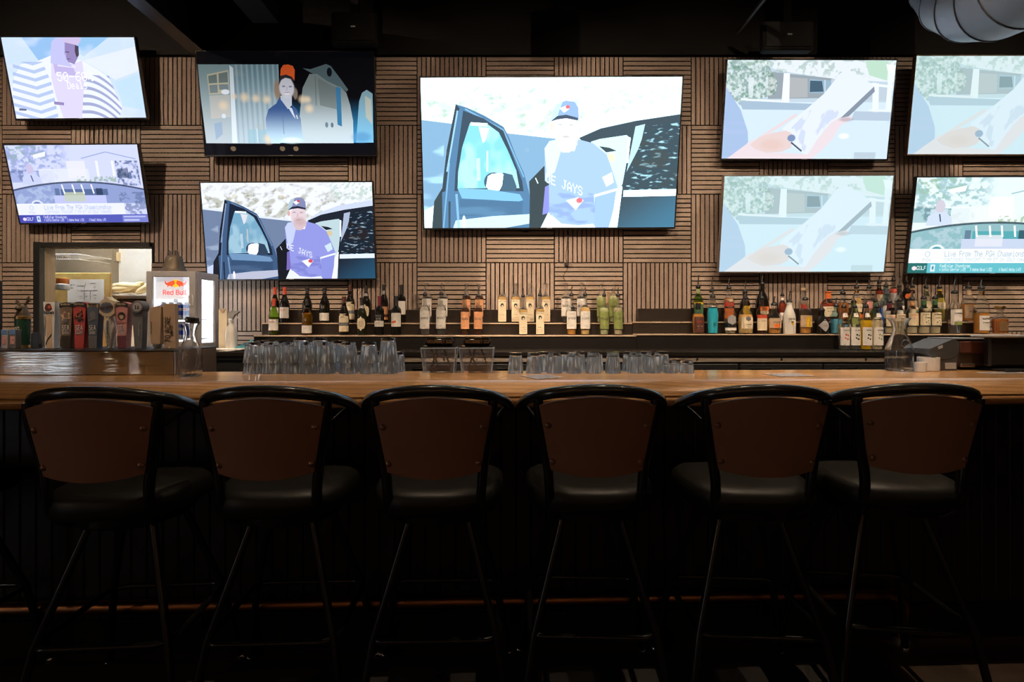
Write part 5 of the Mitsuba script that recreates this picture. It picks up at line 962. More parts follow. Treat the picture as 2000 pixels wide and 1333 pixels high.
bottle(1891.6, 562, 23, 'U', 'squat', 'mat_thin', 'mat_liq_amber', 'amber whiskey with a tan label on the upper tread at the right', fill=.52, lbl=((.10, .48, 1.2, 'mat_tan'), (.78, .92, 1.3, 'mat_wood_pale')), txt=(('BUFFALO', .30, .04, 'mat_brown_dk', 1.2),), cap='pour', total=553)
bottle(1916.5, 563, 24, 'L', 'liquor', 'mat_thin', 'mat_liq_amber', 'amber whiskey with a white front label beside the decanter', fill=.46, lbl=((.08, .40, .95, W), (.84, .93, 1.2, 'mat_gold')), txt=(('WOODFORD', .33, .03, 'mat_ink', 1.2), ('RESERVE', .25, .025, 'mat_ink', 1.0)), cap='pour', total=548)
bottle(1953, 604, 31, 'L', 'squat', 'mat_thin', 'mat_liq_brown', 'wide decanter of dark amber whisky with a gold stopper, last on the right', fill=.6, sy=.6, lbl=((.12, .52, .55, 'mat_brown_tap', 'crest'),), txt=(('XR', .36, .07, 'mat_gold', .4),), cap='cork', capmat='mat_gold')
# between the rows
bottle(1667.5, 590, 20, 'M', 'slope', 'mat_thin_green', 'mat_liq_green', 'green tinted bottle with a yellow edge right behind the second syrup', fill=.6, lbl=((.2, .5, 1.0, 'mat_green_label'),), cap='pour', total=576)
bottle(1709.5, 588, 18, 'M', 'liquor', 'mat_thin_green', 'mat_liq_green', 'dark green necked bottle right behind the fourth syrup', fill=.6, lbl=((.2, .5, 1.2, 'mat_cream'),), cap='pour', total=569, capmat='mat_green_cap', capz=.66)
bottle(1722, 603, 8, 'M', 'tall', 'mat_blue', None, 'slim cobalt blue miniature bottle between the syrups and the vodkas', cap='cap', capmat='mat_blue', capz=.86)
# syrups on the counter
def syrup(px, liq, lab, fm, total, top=600):
    def fr(k, X, Y, z, R, H):
        for dx, dz, r in ((-.010, -.02, .006), (.006, -.028, .007), (.010, .0, .006), (-.006, .006, .007)): part(k, 'fruit', wrap(at(trimesh.creation.cylinder(radius=r, height=.0003, sections=10), (dx, dz, 0)), R + .0015, X, Y, z + .34 * H), fm)
    return bottle(px, top, 20, 'C', 'syrup', 'mat_thin', liq, lab, fill=.60 if 'clear' in liq else .72, lbl=((.11, .53, 1.15, W), (.76, .86, .8, W)), txt=(('MONIN', .46, .028, 'mat_brown_dk', 1.1),), cap='pour', total=total, extra=fr)
syrup(1648, 'mat_liq_clear', 'clear syrup bottle with red cherries on its label, first of four on the counter', 'mat_red', 594); syrup(1669, 'mat_liq_clear', 'clear syrup bottle with a dark sketch on its label, second of four on the counter', 'mat_ink', 597)
syrup(1691.5, 'mat_liq_yellow', 'bright yellow syrup bottle, third of four on the counter', 'mat_brown_dk', 597); syrup(1713, 'mat_liq_pale', 'pale yellow syrup bottle, fourth of four on the counter', 'mat_green_label', 597)
# glass tumbler and card box on the top step
X, Y = PX(811, 4.443), 4.443
solo('tall_glass', at(lathe([(.026, 0), (.030, .002), (.037, .135), (.0355, .135), (.0285, .012), (.002, .010)], 24), (X, Y, ZA[2])), 'mat_thin', 'tall empty glass on the top step behind the clear NODO bottles', 'glass', 40)
X = PX(1189, 4.443); solo('card_box', cbox(X - .035, X + .035, 4.425, 4.46, ZA[2], ZA[2] + .155, .002), 'mat_tan', 'small tan card box behind the green labelled bottles', 'box')
# ---------------------------------------------------------------- kitchen things seen through the opening
KB = 5.3
k = thing('notice_board', 'orange brown wooden board leaning in the kitchen behind the tap handles', 'board')
part(k, 'panel', cbox(PX(104, KB), PX(215, KB), KB, KB + .03, .5, PZ(533, KB), .006), 'mat_cork')
k = thing('paper_sheet', 'white paper sheet with handwritten notes pinned to the kitchen board', 'paper')
part(k, 'sheet', flat_front(trimesh.creation.box(extents=[.38, .255, .001]), PX(168, KB), KB - .003, PZ(570, KB)), 'mat_paper')
yk = KB - .0045
for s, px, py, h in (('COME IN', 141, 557, .020), ('Bar', 142, 563, .018), ('Cocktail', 158, 559, .026), ('Specials', 183, 554, .018), ('TT', 186, 562, .03), ('Patio', 158, 579, .016), ('Bar', 170, 579, .016), ('Stool', 186, 577, .018), ('C', 158, 584, .012), ('V', 186, 583, .03)):
    part(k, 'note', flat_front(text(s, h * .55, depth=.0004), PX(px, KB), yk, PZ(py, KB)), 'mat_ink')
for a, b in (((152, 568), (191, 568)), ((165, 568), (165, 586)), ((177, 568), (177, 586)), ((168, 552), (165, 567))):
    A_, B_ = P(*a, KB), P(*b, KB); part(k, 'rule', tube([A_ - [0, .005, 0], B_ - [0, .005, 0]], .0016, 4), 'mat_ink')
def wire_shelf(px0, px1, py, Y, depth, lab):
    k = thing('wire_shelf', lab, 'shelf'); x0, x1, z = PX(px0, Y), PX(px1, Y), PZ(py, Y)
    part(k, 'rim', cat(tube([(x0, Y, z), (x1, Y, z)], .006, 6), tube([(x0, Y, z - .05), (x1, Y, z - .05)], .006, 6), tube([(x1, Y, z), (x1, Y + depth, z)], .006, 6), tube([(x1, Y, z - .05), (x1, Y + depth, z - .05)], .006, 6)), 'mat_white', 30)
    for t in np.linspace(x0, x1, 16): part(k, 'wire', tube([(t, Y, z - .05), (t, Y, z), (t, Y + depth, z)], .0028, 5), 'mat_white')
wire_shelf(95, 154, 497, 5.0, .4, 'white wire shelf high in the kitchen at the left of the opening')
k = thing('kitchen_shelf', 'white shelf board in front of the orange kitchen board', 'shelf')
A = [(PX(96, 4.95), PZ(569, 4.95))]
part(k, 'board', prism([(PX(92, 4.95), PZ(577, 4.95)), (PX(92, 4.95), PZ(567, 4.95)), (PX(134, 4.95), PZ(568, 4.95)), (PX(151, 4.95), PZ(570, 4.95)), (PX(150, 4.95), PZ(573, 4.95)), (PX(128, 4.95), PZ(576, 4.95))], .2), 'mat_white')

for mt, px, y0, y1, w, lab in (('mat_orange', 112, 543, 555, .05, 'orange topped tub on the white kitchen shelf'), ('mat_white', 112.5, 554, 566, .055, 'white tub under the orange one on the kitchen shelf')):
    Y = 5.02; z0, z1 = PZ(y1, Y), PZ(y0, Y); scene[thing('tub', lab, 'tub')] = mikit.ply(at(lathe([(w * .85, z0), (w, z0 + .01), (w, z1 - .006), (w * .9, z1)], 18), (PX(px, Y), Y + .06, 0)), mt, 40)
KW = 6.2
k = thing('bread_bin', 'white bin with loaves in front of the white kitchen wall', 'bin')
bx0, bx1, bz0, bz1 = PX(214, 5.5), PX(290, 5.5), PZ(575, 5.5), PZ(552, 5.5)
part(k, 'back', box(bx0, bx1, 5.86, 5.875, bz0, bz1 + .02), 'mat_white'); part(k, 'floor', box(bx0, bx1, 5.5, 5.86, bz0 - .012, bz0), 'mat_white'); part(k, 'front', box(bx0, bx1, 5.49, 5.5, bz0 - .012, bz1), 'mat_pane')
for i, (px, py, L_, ang) in enumerate(((236, 566, .26, .25), (238, 559, .22, -.1), (249, 568, .26, .1), (250, 558, .26, -.12), (262, 561, .24, .9), (272, 563, .24, .7), (282, 566, .2, 1.0))):
    m = at(trimesh.creation.icosphere(subdivisions=2, radius=1), s=(L_ / 2, .045, .036)); m.vertices[:, 0] = np.sign(m.vertices[:, 0]) * L_ / 2 * (np.abs(m.vertices[:, 0]) / (L_ / 2)) ** .8
    Y = 5.58 + .075 * (i % 3); z = max(PZ(py, Y), bz0 + .06)
    scene[thing('bread_roll', f'pale baton loaf in the white kitchen bin, {ordinal(i)} counting from the left', 'bread', 'loaves in the bin')] = mikit.ply(at(m, (PX(px, Y), Y, z), ry=-ang * .5), 'mat_bread', True)
k = thing('prep_counter', 'grey steel kitchen counter under the bread bin', 'counter'); part(k, 'top', cbox(PX(219, 5.45), -3.4, 5.45, 6.0, PZ(584, 5.45), PZ(575.5, 5.45) - .012 + .0, .003), 'mat_steel_dull'); part(k, 'body', box(PX(221, 5.5), -3.5, 5.55, 5.95, 0, PZ(584, 5.45)), 'mat_brown_dk'); part(k, 'panel', cbox(PX(221, 5.5), -3.6, 5.535, 5.55, .5, PZ(636, 5.5), .004), 'mat_kitchen_white')
Y = 6.03; solo('wall_thermometer', cbox(PX(226, Y), PX(233, Y), Y - .02, Y + .03, PZ(511, Y), PZ(493, Y), .006), 'mat_tan', 'small tan gauge hanging on the white kitchen wall', 'gauge')

# ---------------------------------------------------------------- drinks fridge with a bell on top
FY, FD = 3.86, .31
f = thing('drinks_fridge', 'small grey glass sided drinks fridge with a lit logo panel', 'fridge')
x0, x1, z1, z0 = PX(285, FY), PX(381, FY), PZ(530, FY), CZ
def win(px0, py0, px1, py1): return PX(px0, FY), PZ(py1, FY), PX(px1, FY), PZ(py0, FY)
gx0, gz0, gx1, gz1 = win(296, 541, 369, 668)
part(f, 'door_frame', cat(cbox(x0, gx0, FY, FY + .03, z0, z1, .004), cbox(gx1, x1, FY, FY + .03, z0, z1, .004), cbox(gx0, gx1, FY, FY + .03, gz1, z1, .004), cbox(gx0, gx1, FY, FY + .03, z0, gz0, .004)), 'mat_fridge_grey')
part(f, 'door_glass', box(gx0, gx1, FY + .012, FY + .013, gz0, gz1), 'mat_pane')
b = FY + FD
part(f, 'side_frame', cat(cbox(x1 - .02, x1, FY + .035, FY + .085, z0, z1, .003), cbox(x1 - .02, x1, b - .05, b, z0, z1, .003), cbox(x1 - .02, x1, FY + .085, b - .05, z1 - .055, z1, .003), cbox(x1 - .02, x1, FY + .085, b - .05, z0, z0 + .055, .003)), 'mat_fridge_grey')
part(f, 'side_glass', box(x1 - .011, x1 - .010, FY + .08, b - .045, z0 + .05, z1 - .05), 'mat_pane')
part(f, 'shell', cat(box(x0, x1 - .02, FY + .035, b, z1 - .02, z1), box(x0, x1 - .02, FY + .035, b, z0, z0 + .05), box(x0, x0 + .02, FY + .035, b, z0 + .05, z1 - .02), box(x0 + .02, x0 + .05, b - .02, b, z0 + .05, z1 - .02)), 'mat_fridge_grey')
part(f, 'liner', box(x0 + .02, x0 + .024, FY + .04, b - .024, z0 + .05, z1 - .02), 'mat_white')
part(f, 'back_light', box(x0 + .05, x1 - .022, b - .014, b - .002, z0 + .05, z1 - .02), 'mat_white', emitter={'type': 'area', 'radiance': rgb(np.array((.88, .95, 1.0)) * 2.6)}, label='glowing white back panel')  # front glow belongs to the fridge; rear glow added to brighten the slats
hz = PZ(584, FY)
part(f, 'light_strip', cat(box(x0 + .024, x0 + .036, FY + .056, FY + .072, z0 + .06, z1 - .03), box(x1 - .042, x1 - .026, b - .05, b - .03, z0 + .06, z1 - .03)), 'mat_white', emitter={'type': 'area', 'radiance': rgb(np.array((.86, .95, 1.0)) * FRIDGE_GAIN * 2.0)}, label='cold white light strips inside the corners')
part(f, 'sign_panel', box(x0 + .034, x1 - .045, FY + .045, FY + .05, hz, z1 - .03), 'mat_white', emitter={'type': 'area', 'radiance': rgb((.42, .43, .47))}, label='lit header panel with a red and yellow logo')
ys = FY + .043; cx, cz = PX(336, FY), PZ(553, FY)
part(f, 'sun_disc', flat_front(trimesh.creation.cylinder(radius=.030, height=.001, sections=28), cx, ys, cz), 'mat_yellow', emitter={'type': 'area', 'radiance': rgb(L(250, 196, 40))})
bull = [(.004, .004), (.012, .020), (.030, .018), (.050, .010), (.066, .002), (.074, .008), (.078, .022), (.082, .006), (.074, -.010), (.060, -.016), (.064, -.028), (.052, -.020), (.036, -.018), (.030, -.030), (.022, -.016), (.010, -.008)]
bl = cat(prism([(cx + a, cz + c) for a, c in bull], .001), prism([(cx - a, cz + c) for a, c in bull], .001)); bl.apply_translation([0, ys - .0022, 0])
part(f, 'bull_emblem', bl, 'mat_red', emitter={'type': 'area', 'radiance': rgb(L(226, 90, 50))}, label='two red bulls charging each other')
part(f, 'lettering', flat_front(fit_text('Red Bull', .18, .036, bold=True), PX(334, FY), ys, PZ(571, FY)), 'mat_red', emitter={'type': 'area', 'radiance': rgb(L(232, 110, 110))}, label='red lettering')
part(f, 'handle', cat(*[tube(spline([(PX(px, FY), FY - .004, PZ(576, FY)), (PX(px + dx, FY), FY - .010, PZ(586, FY)), (PX(px + 1, FY), FY - .004, PZ(597, FY))], 10), .0035, 6) for px, dx in ((371, -1), (376.5, 2))]), 'mat_white', 40)
sh = []
for i, py in enumerate((623.5, 662)):
    zs = PZ(py, FY + .06); part(f, 'shelf', box(x0 + .036, x1 - .045, FY + .055, b - .055, zs - .008, zs), 'mat_grey_lt'); sh.append(zs)
CANM = lathe([(.020, 0), (.0262, .006), (.0265, .012), (.0265, .116), (.023, .126), (.0235, .129), (.021, .129), (.019, .126)], 18)
BAND = lathe([(.0267, .030), (.0268, .031), (.0268, .062), (.0267, .063)], 18, cap=False); BAND2 = lathe([(.0267, .085), (.0268, .086), (.0268, .108), (.0267, .109)], 18, cap=False)
d1, d2 = mikit.ply(CANM, 'mat_can_silver', 40), mikit.ply(cat(BAND, BAND2), 'mat_can_blue', 40); d3 = mikit.ply(flat_front(trimesh.creation.cylinder(radius=.010, height=.0006, sections=12), 0, -.0274, .074), 'mat_red')
for s, zs in enumerate(sh):
    for rw in range(3):
        for i in range(4):
            k = thing('drink_can', f'blue and silver can, {ordinal(i)} from left in the {("front", "middle", "rear")[rw]} row of the {("upper", "lower")[s]} fridge shelf', 'can', f'drink cans on the {("upper", "lower")[s]} fridge shelf')
            tw = T4().translate([x0 + .075 + i * .0605, FY + .088 + rw * .058, zs])
            scene[k + '__can_body'] = {**d1, 'to_world': tw}; scene[k + '__blue_band'] = {**d2, 'to_world': tw}; scene[k + '__emblem'] = {**d3, 'to_world': tw}
k = thing('brass_bell', 'old dark bronze bell standing on the drinks fridge', 'bell'); bx, by = PX(338, FY + .14), FY + .15
part(k, 'bell_body', at(lathe([(.108, 0), (.105, .004), (.088, .020), (.072, .045), (.064, .085), (.058, .115), (.046, .132), (.020, .140)], 32), (bx, by, z1)), 'mat_bronze', 40)
for s in (-1, 1): part(k, 'crown_loop', tube(spline([(bx + s * .004, by, z1 + .135), (bx + s * .012 - .01, by, z1 + .165), (bx + s * .032, by, z1 + .172), (bx + s * .036, by, z1 + .15), (bx + s * .026, by, z1 + .136)], 18), .006, 8), 'mat_steel_dull', 40)
part(k, 'crown', at(lathe([(.016, 0), (.014, .02), (.006, .036)], 14), (bx, by, z1 + .138)), 'mat_bronze', 40)
# counter things right of the fridge
Y = 4.02; z = CZ
k = thing('kraft_envelope', 'tan kraft envelope standing between the fridge and the spray bottle', 'envelope'); part(k, 'envelope_body', prism([(PX(427, Y), z), (PX(444, Y), z), (PX(443, Y), PZ(608, Y)), (PX(439, Y), PZ(603, Y)), (PX(427, Y), PZ(603.5, Y))], .018), 'mat_cream'); scene[k + '__envelope_body']['to_world'] = T4().translate([0, Y, 0]); part(k, 'flap', prism([(PX(427, Y), PZ(603.5, Y)), (PX(442, Y), PZ(603.5, Y)), (PX(434, Y), PZ(612, Y))], .002), 'mat_tan')
scene[k + '__flap']['to_world'] = T4().translate([0, Y - .003, 0])
k = thing('spray_bottle', 'white spray bottle with a grey trigger on the counter', 'spray bottle'); sx, Y = PX(452, 3.95), 3.95; r = .042; h = PZ(631, Y) - z
part(k, 'bottle_body', at(lathe([(r * .9, 0), (r, .006), (r, h * .62), (r * .92, h * .74), (r * .6, h * .9), (r * .42, h * .97), (r * .40, h)], 28), (sx, Y, z)), 'mat_opal', 40)
part(k, 'collar', at(lathe([(.020, 0), (.020, .028), (.016, .032)], 16), (sx - .004, Y, z + h)), 'mat_white', 40)
zt = z + h + .03; part(k, 'trigger_head', prism([(sx - .022, zt), (sx + .014, zt), (sx + .026, zt + .030), (sx + .066, zt + .052), (sx + .062, zt + .060), (sx + .010, zt + .066), (sx - .018, zt + .046)], .026), 'mat_grey_lt'); scene[k + '__trigger_head']['to_world'] = T4().translate([0, Y - .013, 0])
part(k, 'trigger', tube(spline([(sx + .022, Y, zt + .04), (sx + .045, Y, zt + .012), (sx + .075, Y, zt - .022)], 10), .006, 8), 'mat_grey_lt', 40)
k = thing('paper_stack', 'loose white papers lying on the counter beside the spray bottle', 'papers')
for i in range(4): part(k, 'sheet', at(trimesh.creation.box(extents=[.24, .19, .0035]), (PX(438, 3.88) + .012 * i, 3.88 + .01 * (i % 2), z + .003 + .004 * i), rz=.25 * i - .3), 'mat_paper')
k = thing('cleaning_cloth', 'folded teal cloth at the left end of the bottle shelf', 'cloth'); Y = 4.0
m, _ = grid_quad(lambda u, v: (PX(466, Y) + .115 * u, Y + .02 - .05 * v + .02 * math.sin(u * 5), z + .004 + (1 - v) * (.03 + .075 * u * (1 - .4 * u)) + .004 * math.sin(9 * u)), 10, 6); m2 = m.copy(); m2.vertices += [0, .012, -.001]; m2.invert()
part(k, 'upper_fold', m, 'mat_teal', True); part(k, 'lower_fold', at(cbox(-.06, .06, -.04, .04, 0, .03, .012), (PX(481, Y), Y - .03, z), rz=.2), 'mat_teal', 40)

# ---------------------------------------------------------------- steel tap box, tap handles
TY = 2.10; tzt = PZ(686.5, TY)
tb = thing('steel_tap_box', 'long brushed steel drip box at the left end of the bar', 'tap station')
part(tb, 'front_panel', cbox(-2.75, PX(340, TY), TY, TY + .012, BZ, tzt, .003), 'mat_steel'); part(tb, 'top_lip', cbox(-2.75, PX(340, TY), TY - .004, TY + .30, tzt, tzt + .004, .002), 'mat_black_satin'); part(tb, 'side_panel', box(PX(340, TY) - .012, PX(340, TY), TY + .012, TY + .3, BZ - .2, tzt), 'mat_steel_dull'); part(tb, 'back_panel', box(-2.75, PX(340, TY) - .012, TY + .29, TY + .3, BZ - .3, tzt), 'mat_steel_dull')
HY = 2.27; hz0 = tzt + .004
def tp(px, py): return (PX(px, HY), PZ(py, HY))
def handle(lab): return thing('tap_handle', lab, 'tap handle')
def paddle(k, pts, mt, d=.03, name='paddle'):
    m = prism([tp(*q) for q in pts], d); m.apply_translation([0, HY - d / 2, 0]); part(k, name, m, mt); return HY - d / 2
def base(k, px): part(k, 'ferrule', at(lathe([(.012, hz0 - .01), (.012, hz0 + .006), (.009, hz0 + .012)], 12), (PX(px, HY), HY, 0)), 'mat_chrome', 40)
def decal(k, name, pts, mt, y, o=.001): m = prism([tp(*q) for q in pts], .0008); m.apply_translation([0, y - o, 0]); part(k, name, m, mt)
def word(k, s, px, py, w, h, mt, y, vertical=False, o=.0016, bold=True):
    H_ = h * HY / F; W_ = w * HY / F; m = text(s, H_ if not vertical else W_, depth=.0006, bold=bold, vertical=vertical); e = m.extents
    m.vertices[:, 0] *= W_ / e[0]; m.vertices[:, 1] *= H_ / e[1]; part(k, 'lettering', flat_front(m, PX(px, HY), y - o, PZ(py, HY)), mt)
HB = 684
k = handle('white tap handle with a dark red swirl, first beside the kitchen opening'); y = paddle(k, [(94, HB), (90.5, 590), (113, 590), (111, HB)], 'mat_white'); base(k, 102)
decal(k, 'swirl', [(93 + 15 * .5 + 7.5 * math.cos(t) * (.9 + .1 * math.sin(3 * t)), 601 + 7.5 * math.sin(t)) for t in np.linspace(0, 6.28, 24)[:-1]], 'mat_inkbrown', y); decal(k, 'swirl_ring', [(103 + 3.4 * math.cos(t), 600 + 3.0 * math.sin(t)) for t in np.linspace(0, 6.28, 14)[:-1]], 'mat_redcap', y, .0018)
word(k, 'ison', 102, 610.5, 19, 7, 'mat_ink', y); decal(k, 'inset', [(98, HB - 2), (96.5, 616), (107.5, 616), (107.5, HB - 2)], 'mat_tan', y); word(k, 'LA CANADIENNE', 94.6, 637, 2.6, 36, 'mat_grey', y, True); decal(k, 'sail', [(95, 672), (101, 660), (107, 652), (107.5, 655), (100, 665), (96.5, 674)], 'mat_ink', y, .0022)
def sea(px, w, top, cols, bandtxt, lab, art):
    body, band, ink, foot, txt = cols; k = handle(lab); hw = w / 2
    y = paddle(k, [(px - hw * .62, HB), (px - hw * .72, 655), (px - hw * .98, 602), (px - hw, 594), (px - hw * .6, top + 1.2), (px, top), (px + hw * .6, top + 1.2), (px + hw, 594), (px + hw * .98, 602), (px + hw * .72, 655), (px + hw * .62, HB)], body, .032); base(k, px)
    decal(k, 'header_band', [(px - hw * .99, 602), (px - hw, 594), (px - hw * .6, top + 1.2), (px, top), (px + hw * .6, top + 1.2), (px + hw, 594), (px + hw * .99, 602), (px + hw * .5, 599.5), (px, 598.8), (px - hw * .5, 599.5)], band, y)
    word(k, bandtxt, px, (top + 600) / 2 - .3, w * .74, 4.2, txt, y, o=.0024); decal(k, 'foot', [(px - hw * .62, HB - .5), (px - hw * .74, 656), (px + hw * .74, 656), (px + hw * .62, HB - .5)], foot, y)
    word(k, 'SEA', px, 640.5, w * .58, 11, ink, y); word(k, 'CHANGE', px, 650, w * .56, 6.5, ink, y); art(k, px, y, ink); return k
def blob(k, pts, mt, y, o=.0012): decal(k, 'emblem', pts, mt, y, o)
def ringpts(cx, cy, rx, ry, n=14, ph=0): return [(cx + rx * math.cos(t + ph), cy + ry * math.sin(t + ph)) for t in np.linspace(0, 2 * math.pi, n, endpoint=False)]
def art_octo(k, px, y, ink):
    blob(k, [(px + r * math.cos(t), 619 + r * 1.05 * math.sin(t)) for t in np.linspace(0, 6.28, 32)[:-1] for r in [8.5 + 2.2 * math.sin(6 * t)]], 'mat_tan', y); blob(k, ringpts(px, 616, 4, 5), 'mat_brown_tap', y, .002)
    for dx in (-3, 0, 3): blob(k, ringpts(px + dx, 627, 1.6, 4.5, 8), 'mat_grey', y, .0026)
def art_snake(k, px, y, ink):
    pts = [(px + 2, 605), (px + 5, 609), (px + 1, 611), (px - 4, 615), (px - 3, 619), (px + 4, 618), (px + 6, 614), (px + 3, 612)]
    part(k, 'emblem', tube(spline([np.array([PX(a, HY), y - .002, PZ(b_, HY)]) for a, b_ in pts], 30), .0021, 6), 'mat_ink'); part(k, 'emblem', tube(spline([np.array([PX(a, HY), y - .004, PZ(b_, HY)]) for a, b_ in pts], 30), .0009, 6), 'mat_tan')
    for s in (-1, 1): part(k, 'emblem', tube([(PX(px - 9, HY), y - .002, PZ(621 - 2 * s, HY)), (PX(px + 9, HY), y - .002, PZ(625 + 2 * s, HY))], .0016, 6), 'mat_ink')
    blob(k, ringpts(px, 627, 3, 3), 'mat_ink', y)
def art_moon(k, px, y, ink): blob(k, ringpts(px, 616, 6, 8), 'mat_grey', y); blob(k, [(px - 8, 625), (px + 8, 619), (px + 8, 623), (px - 8, 629)], 'mat_grey', y, .002)
def art_face(k, px, y, ink):
    blob(k, ringpts(px, 618, 7.5, 8), 'mat_inkbrown', y); blob(k, ringpts(px, 619, 4, 5), 'mat_cream', y, .002); blob(k, [(px - 5, 614), (px, 610.5), (px + 5, 614), (px + 3, 616), (px - 3, 615)], 'mat_ink', y, .0028); blob(k, [(px - 10, 630), (px - 7, 622), (px - 4, 626), (px, 628), (px + 4, 626), (px + 7, 622), (px + 10, 630)], 'mat_pink', y, .0028)
sea(135, 25, 591, ('mat_brown_tap', 'mat_ink', 'mat_white', 'mat_brown_dk', 'mat_cream'), 'BLONDE ALE', 'brown tap handle with an octopus drawing and dark top band', art_octo)
sea(161, 26, 590, ('mat_red', 'mat_ink', 'mat_white', 'mat_red', 'mat_cream'), 'IRISH RED ALE', 'red tap handle with a black snake drawing', art_snake)
sea(187, 23, 592, ('mat_bluegrey', 'mat_tan', 'mat_white', 'mat_grey', 'mat_ink'), 'THE WOLF', 'slate blue tap handle with a tan top band', art_moon)
k = handle('white tap handle with a six sided head and round grey badge'); y = paddle(k, [(207, 618), (199.5, 612), (201, 589), (207, 586), (213.5, 580), (220, 586), (228, 589), (229.5, 612), (222, 618)], 'mat_cream', .034, 'head'); base(k, 216)
decal(k, 'badge', ringpts(214, 601.5, 13, 10.8, 26), 'mat_grey', y); decal(k, 'badge_ring', ringpts(214, 601, 10, 8, 20), 'mat_bluegrey', y, .0018); m = fit_text('BLUE MOON', 25 * HY / F, 5 * HY / F, bold=True); m.apply_transform(trimesh.transformations.rotation_matrix(.16, [0, 0, 1])); part(k, 'lettering', flat_front(m, PX(214, HY), y - .003, PZ(601.5, HY)), 'mat_inkbrown')
m = lathe([(.010, hz0), (.014, hz0 + .02), (.0225, PZ(648, HY)), (.021, PZ(632, HY)), (.0145, PZ(621, HY)), (.016, PZ(616, HY))], 20); part(k, 'stem', at(m, (PX(215.5, HY), HY, 0)), 'mat_opal', 40)
part(k, 'lettering', flat_front(fit_text('BELGIAN WHITE', .105, .007, bold=True) if False else (lambda t: (t.apply_transform(trimesh.transformations.rotation_matrix(-math.pi / 2, [0, 0, 1])), t)[1])(fit_text('BELGIAN WHITE', .115, .008, bold=True)), PX(218, HY), HY - .0235, PZ(652, HY)), 'mat_ink')
sea(243, 24, 590, ('mat_pink', 'mat_ink', 'mat_white', 'mat_burgundy', 'mat_cream'), 'PRAIRIE WHEAT', 'pink tap handle with a dark haired face drawing', art_face)
k = handle('dark grey tap handle with a round drum head'); part(k, 'drum_head', at(at(lathe([(.026, -.022), (.029, -.018), (.029, .018), (.026, .022)], 26), rx=math.pi / 2), (PX(274, HY), HY, PZ(600.5, HY))), 'mat_grey', 40); part(k, 'badge', flat_front(trimesh.creation.cylinder(radius=.020, height=.001, sections=22), PX(275, HY), HY - .0228, PZ(600.5, HY)), 'mat_grey_lt'); word(k, '16', 275, 601, 9, 7, 'mat_ink', HY - .0225); base(k, 274)
y = paddle(k, [(268, HB), (263, 612), (264, 604), (284, 608), (283, 640), (281.5, HB)], 'mat_grey', .03, 'stem'); word(k, 'ORIGINAL 16', 277, 644, 3.4, 26, 'mat_grey_lt', y, True)
k = handle('plain pale wooden tap handle with a slanted top'); y = paddle(k, [(299, 672), (297, 605), (304, 600), (318, 597.5), (319.5, 600), (318, 672)], 'mat_wood_pale', .034); part(k, 'socket', at(lathe([(.013, hz0), (.015, hz0 + .004), (.018, PZ(673, HY)), (.018, PZ(672, HY))], 16), (PX(308, HY), HY, 0)), 'mat_grey_lt', 40); word(k, 'PILSNER', 301, 640, 2.4, 22, 'mat_brown_tap', y, True)
k = handle('flat tan tap handle with large upright black lettering, last on the right'); y = paddle(k, [(324, HB), (321.5, 594), (344.5, 594), (346.5, HB)], 'mat_wood_pale', .022); base(k, 334); word(k, '70 ACRE', 331, 644, 11, 49, 'mat_ink', y, True, bold=False); word(k, 'BREW CO', 339, 646, 4.4, 19, 'mat_ink', y, True)
k = handle('green tap handle with gold rings and a stag head'); cx = PX(44.5, HY)
part(k, 'barrel', at(lathe([(.024, hz0 + .012), (.027, hz0 + .016), (.027, PZ(624, HY)), (.026, PZ(623.5, HY))], 26), (cx, HY, 0)), 'mat_green_dk', 40); part(k, 'lower_ring', at(lathe([(.028, hz0), (.030, hz0 + .003), (.028, hz0 + .014)], 26), (cx, HY, 0)), 'mat_gold', 40); part(k, 'upper_ring', at(lathe([(.028, PZ(624, HY)), (.0285, PZ(622, HY)), (.0285, PZ(618, HY)), (.026, PZ(617, HY))], 26), (cx, HY, 0)), 'mat_gold', 40)
word(k, 'KEITHS', 46, 652, 8, 28, 'mat_cream', HY - .027, True); word(k, 'ALEXANDER', 40, 650, 2.4, 20, 'mat_cream', HY - .027, True)
part(k, 'stag_head', at(lathe([(.024, PZ(617, HY)), (.022, PZ(611, HY)), (.017, PZ(606, HY)), (.0155, PZ(601, HY)), (.013, PZ(597, HY)), (.006, PZ(594, HY))], 20), (cx, HY, 0)), 'mat_bronze', 40); part(k, 'muzzle', at(trimesh.creation.icosphere(subdivisions=2, radius=1), (cx, HY - .018, PZ(603, HY)), s=(.010, .016, .011)), 'mat_bronze', True)
for s in (-1, 1):
    q = lambda a, b_, dy=0: (cx + s * a, HY + dy, PZ(b_, HY)); bp = 3 if s > 0 else 0
    part(k, 'antler', cat(tube([q(.008, 597), q(.018, 595 - bp), q(.028, 590 - 2 * bp)], .0042, 6), tube([q(.018, 595 - bp), q(.022, 588 - 2 * bp)], .0035, 6), tube([q(.024, 592 - bp), q(.034, 594 - 2 * bp)], .0035, 6), tube([q(.028, 590 - 2 * bp), q(.026, 585 - 2 * bp)], .003, 6)), 'mat_bronze', 40)
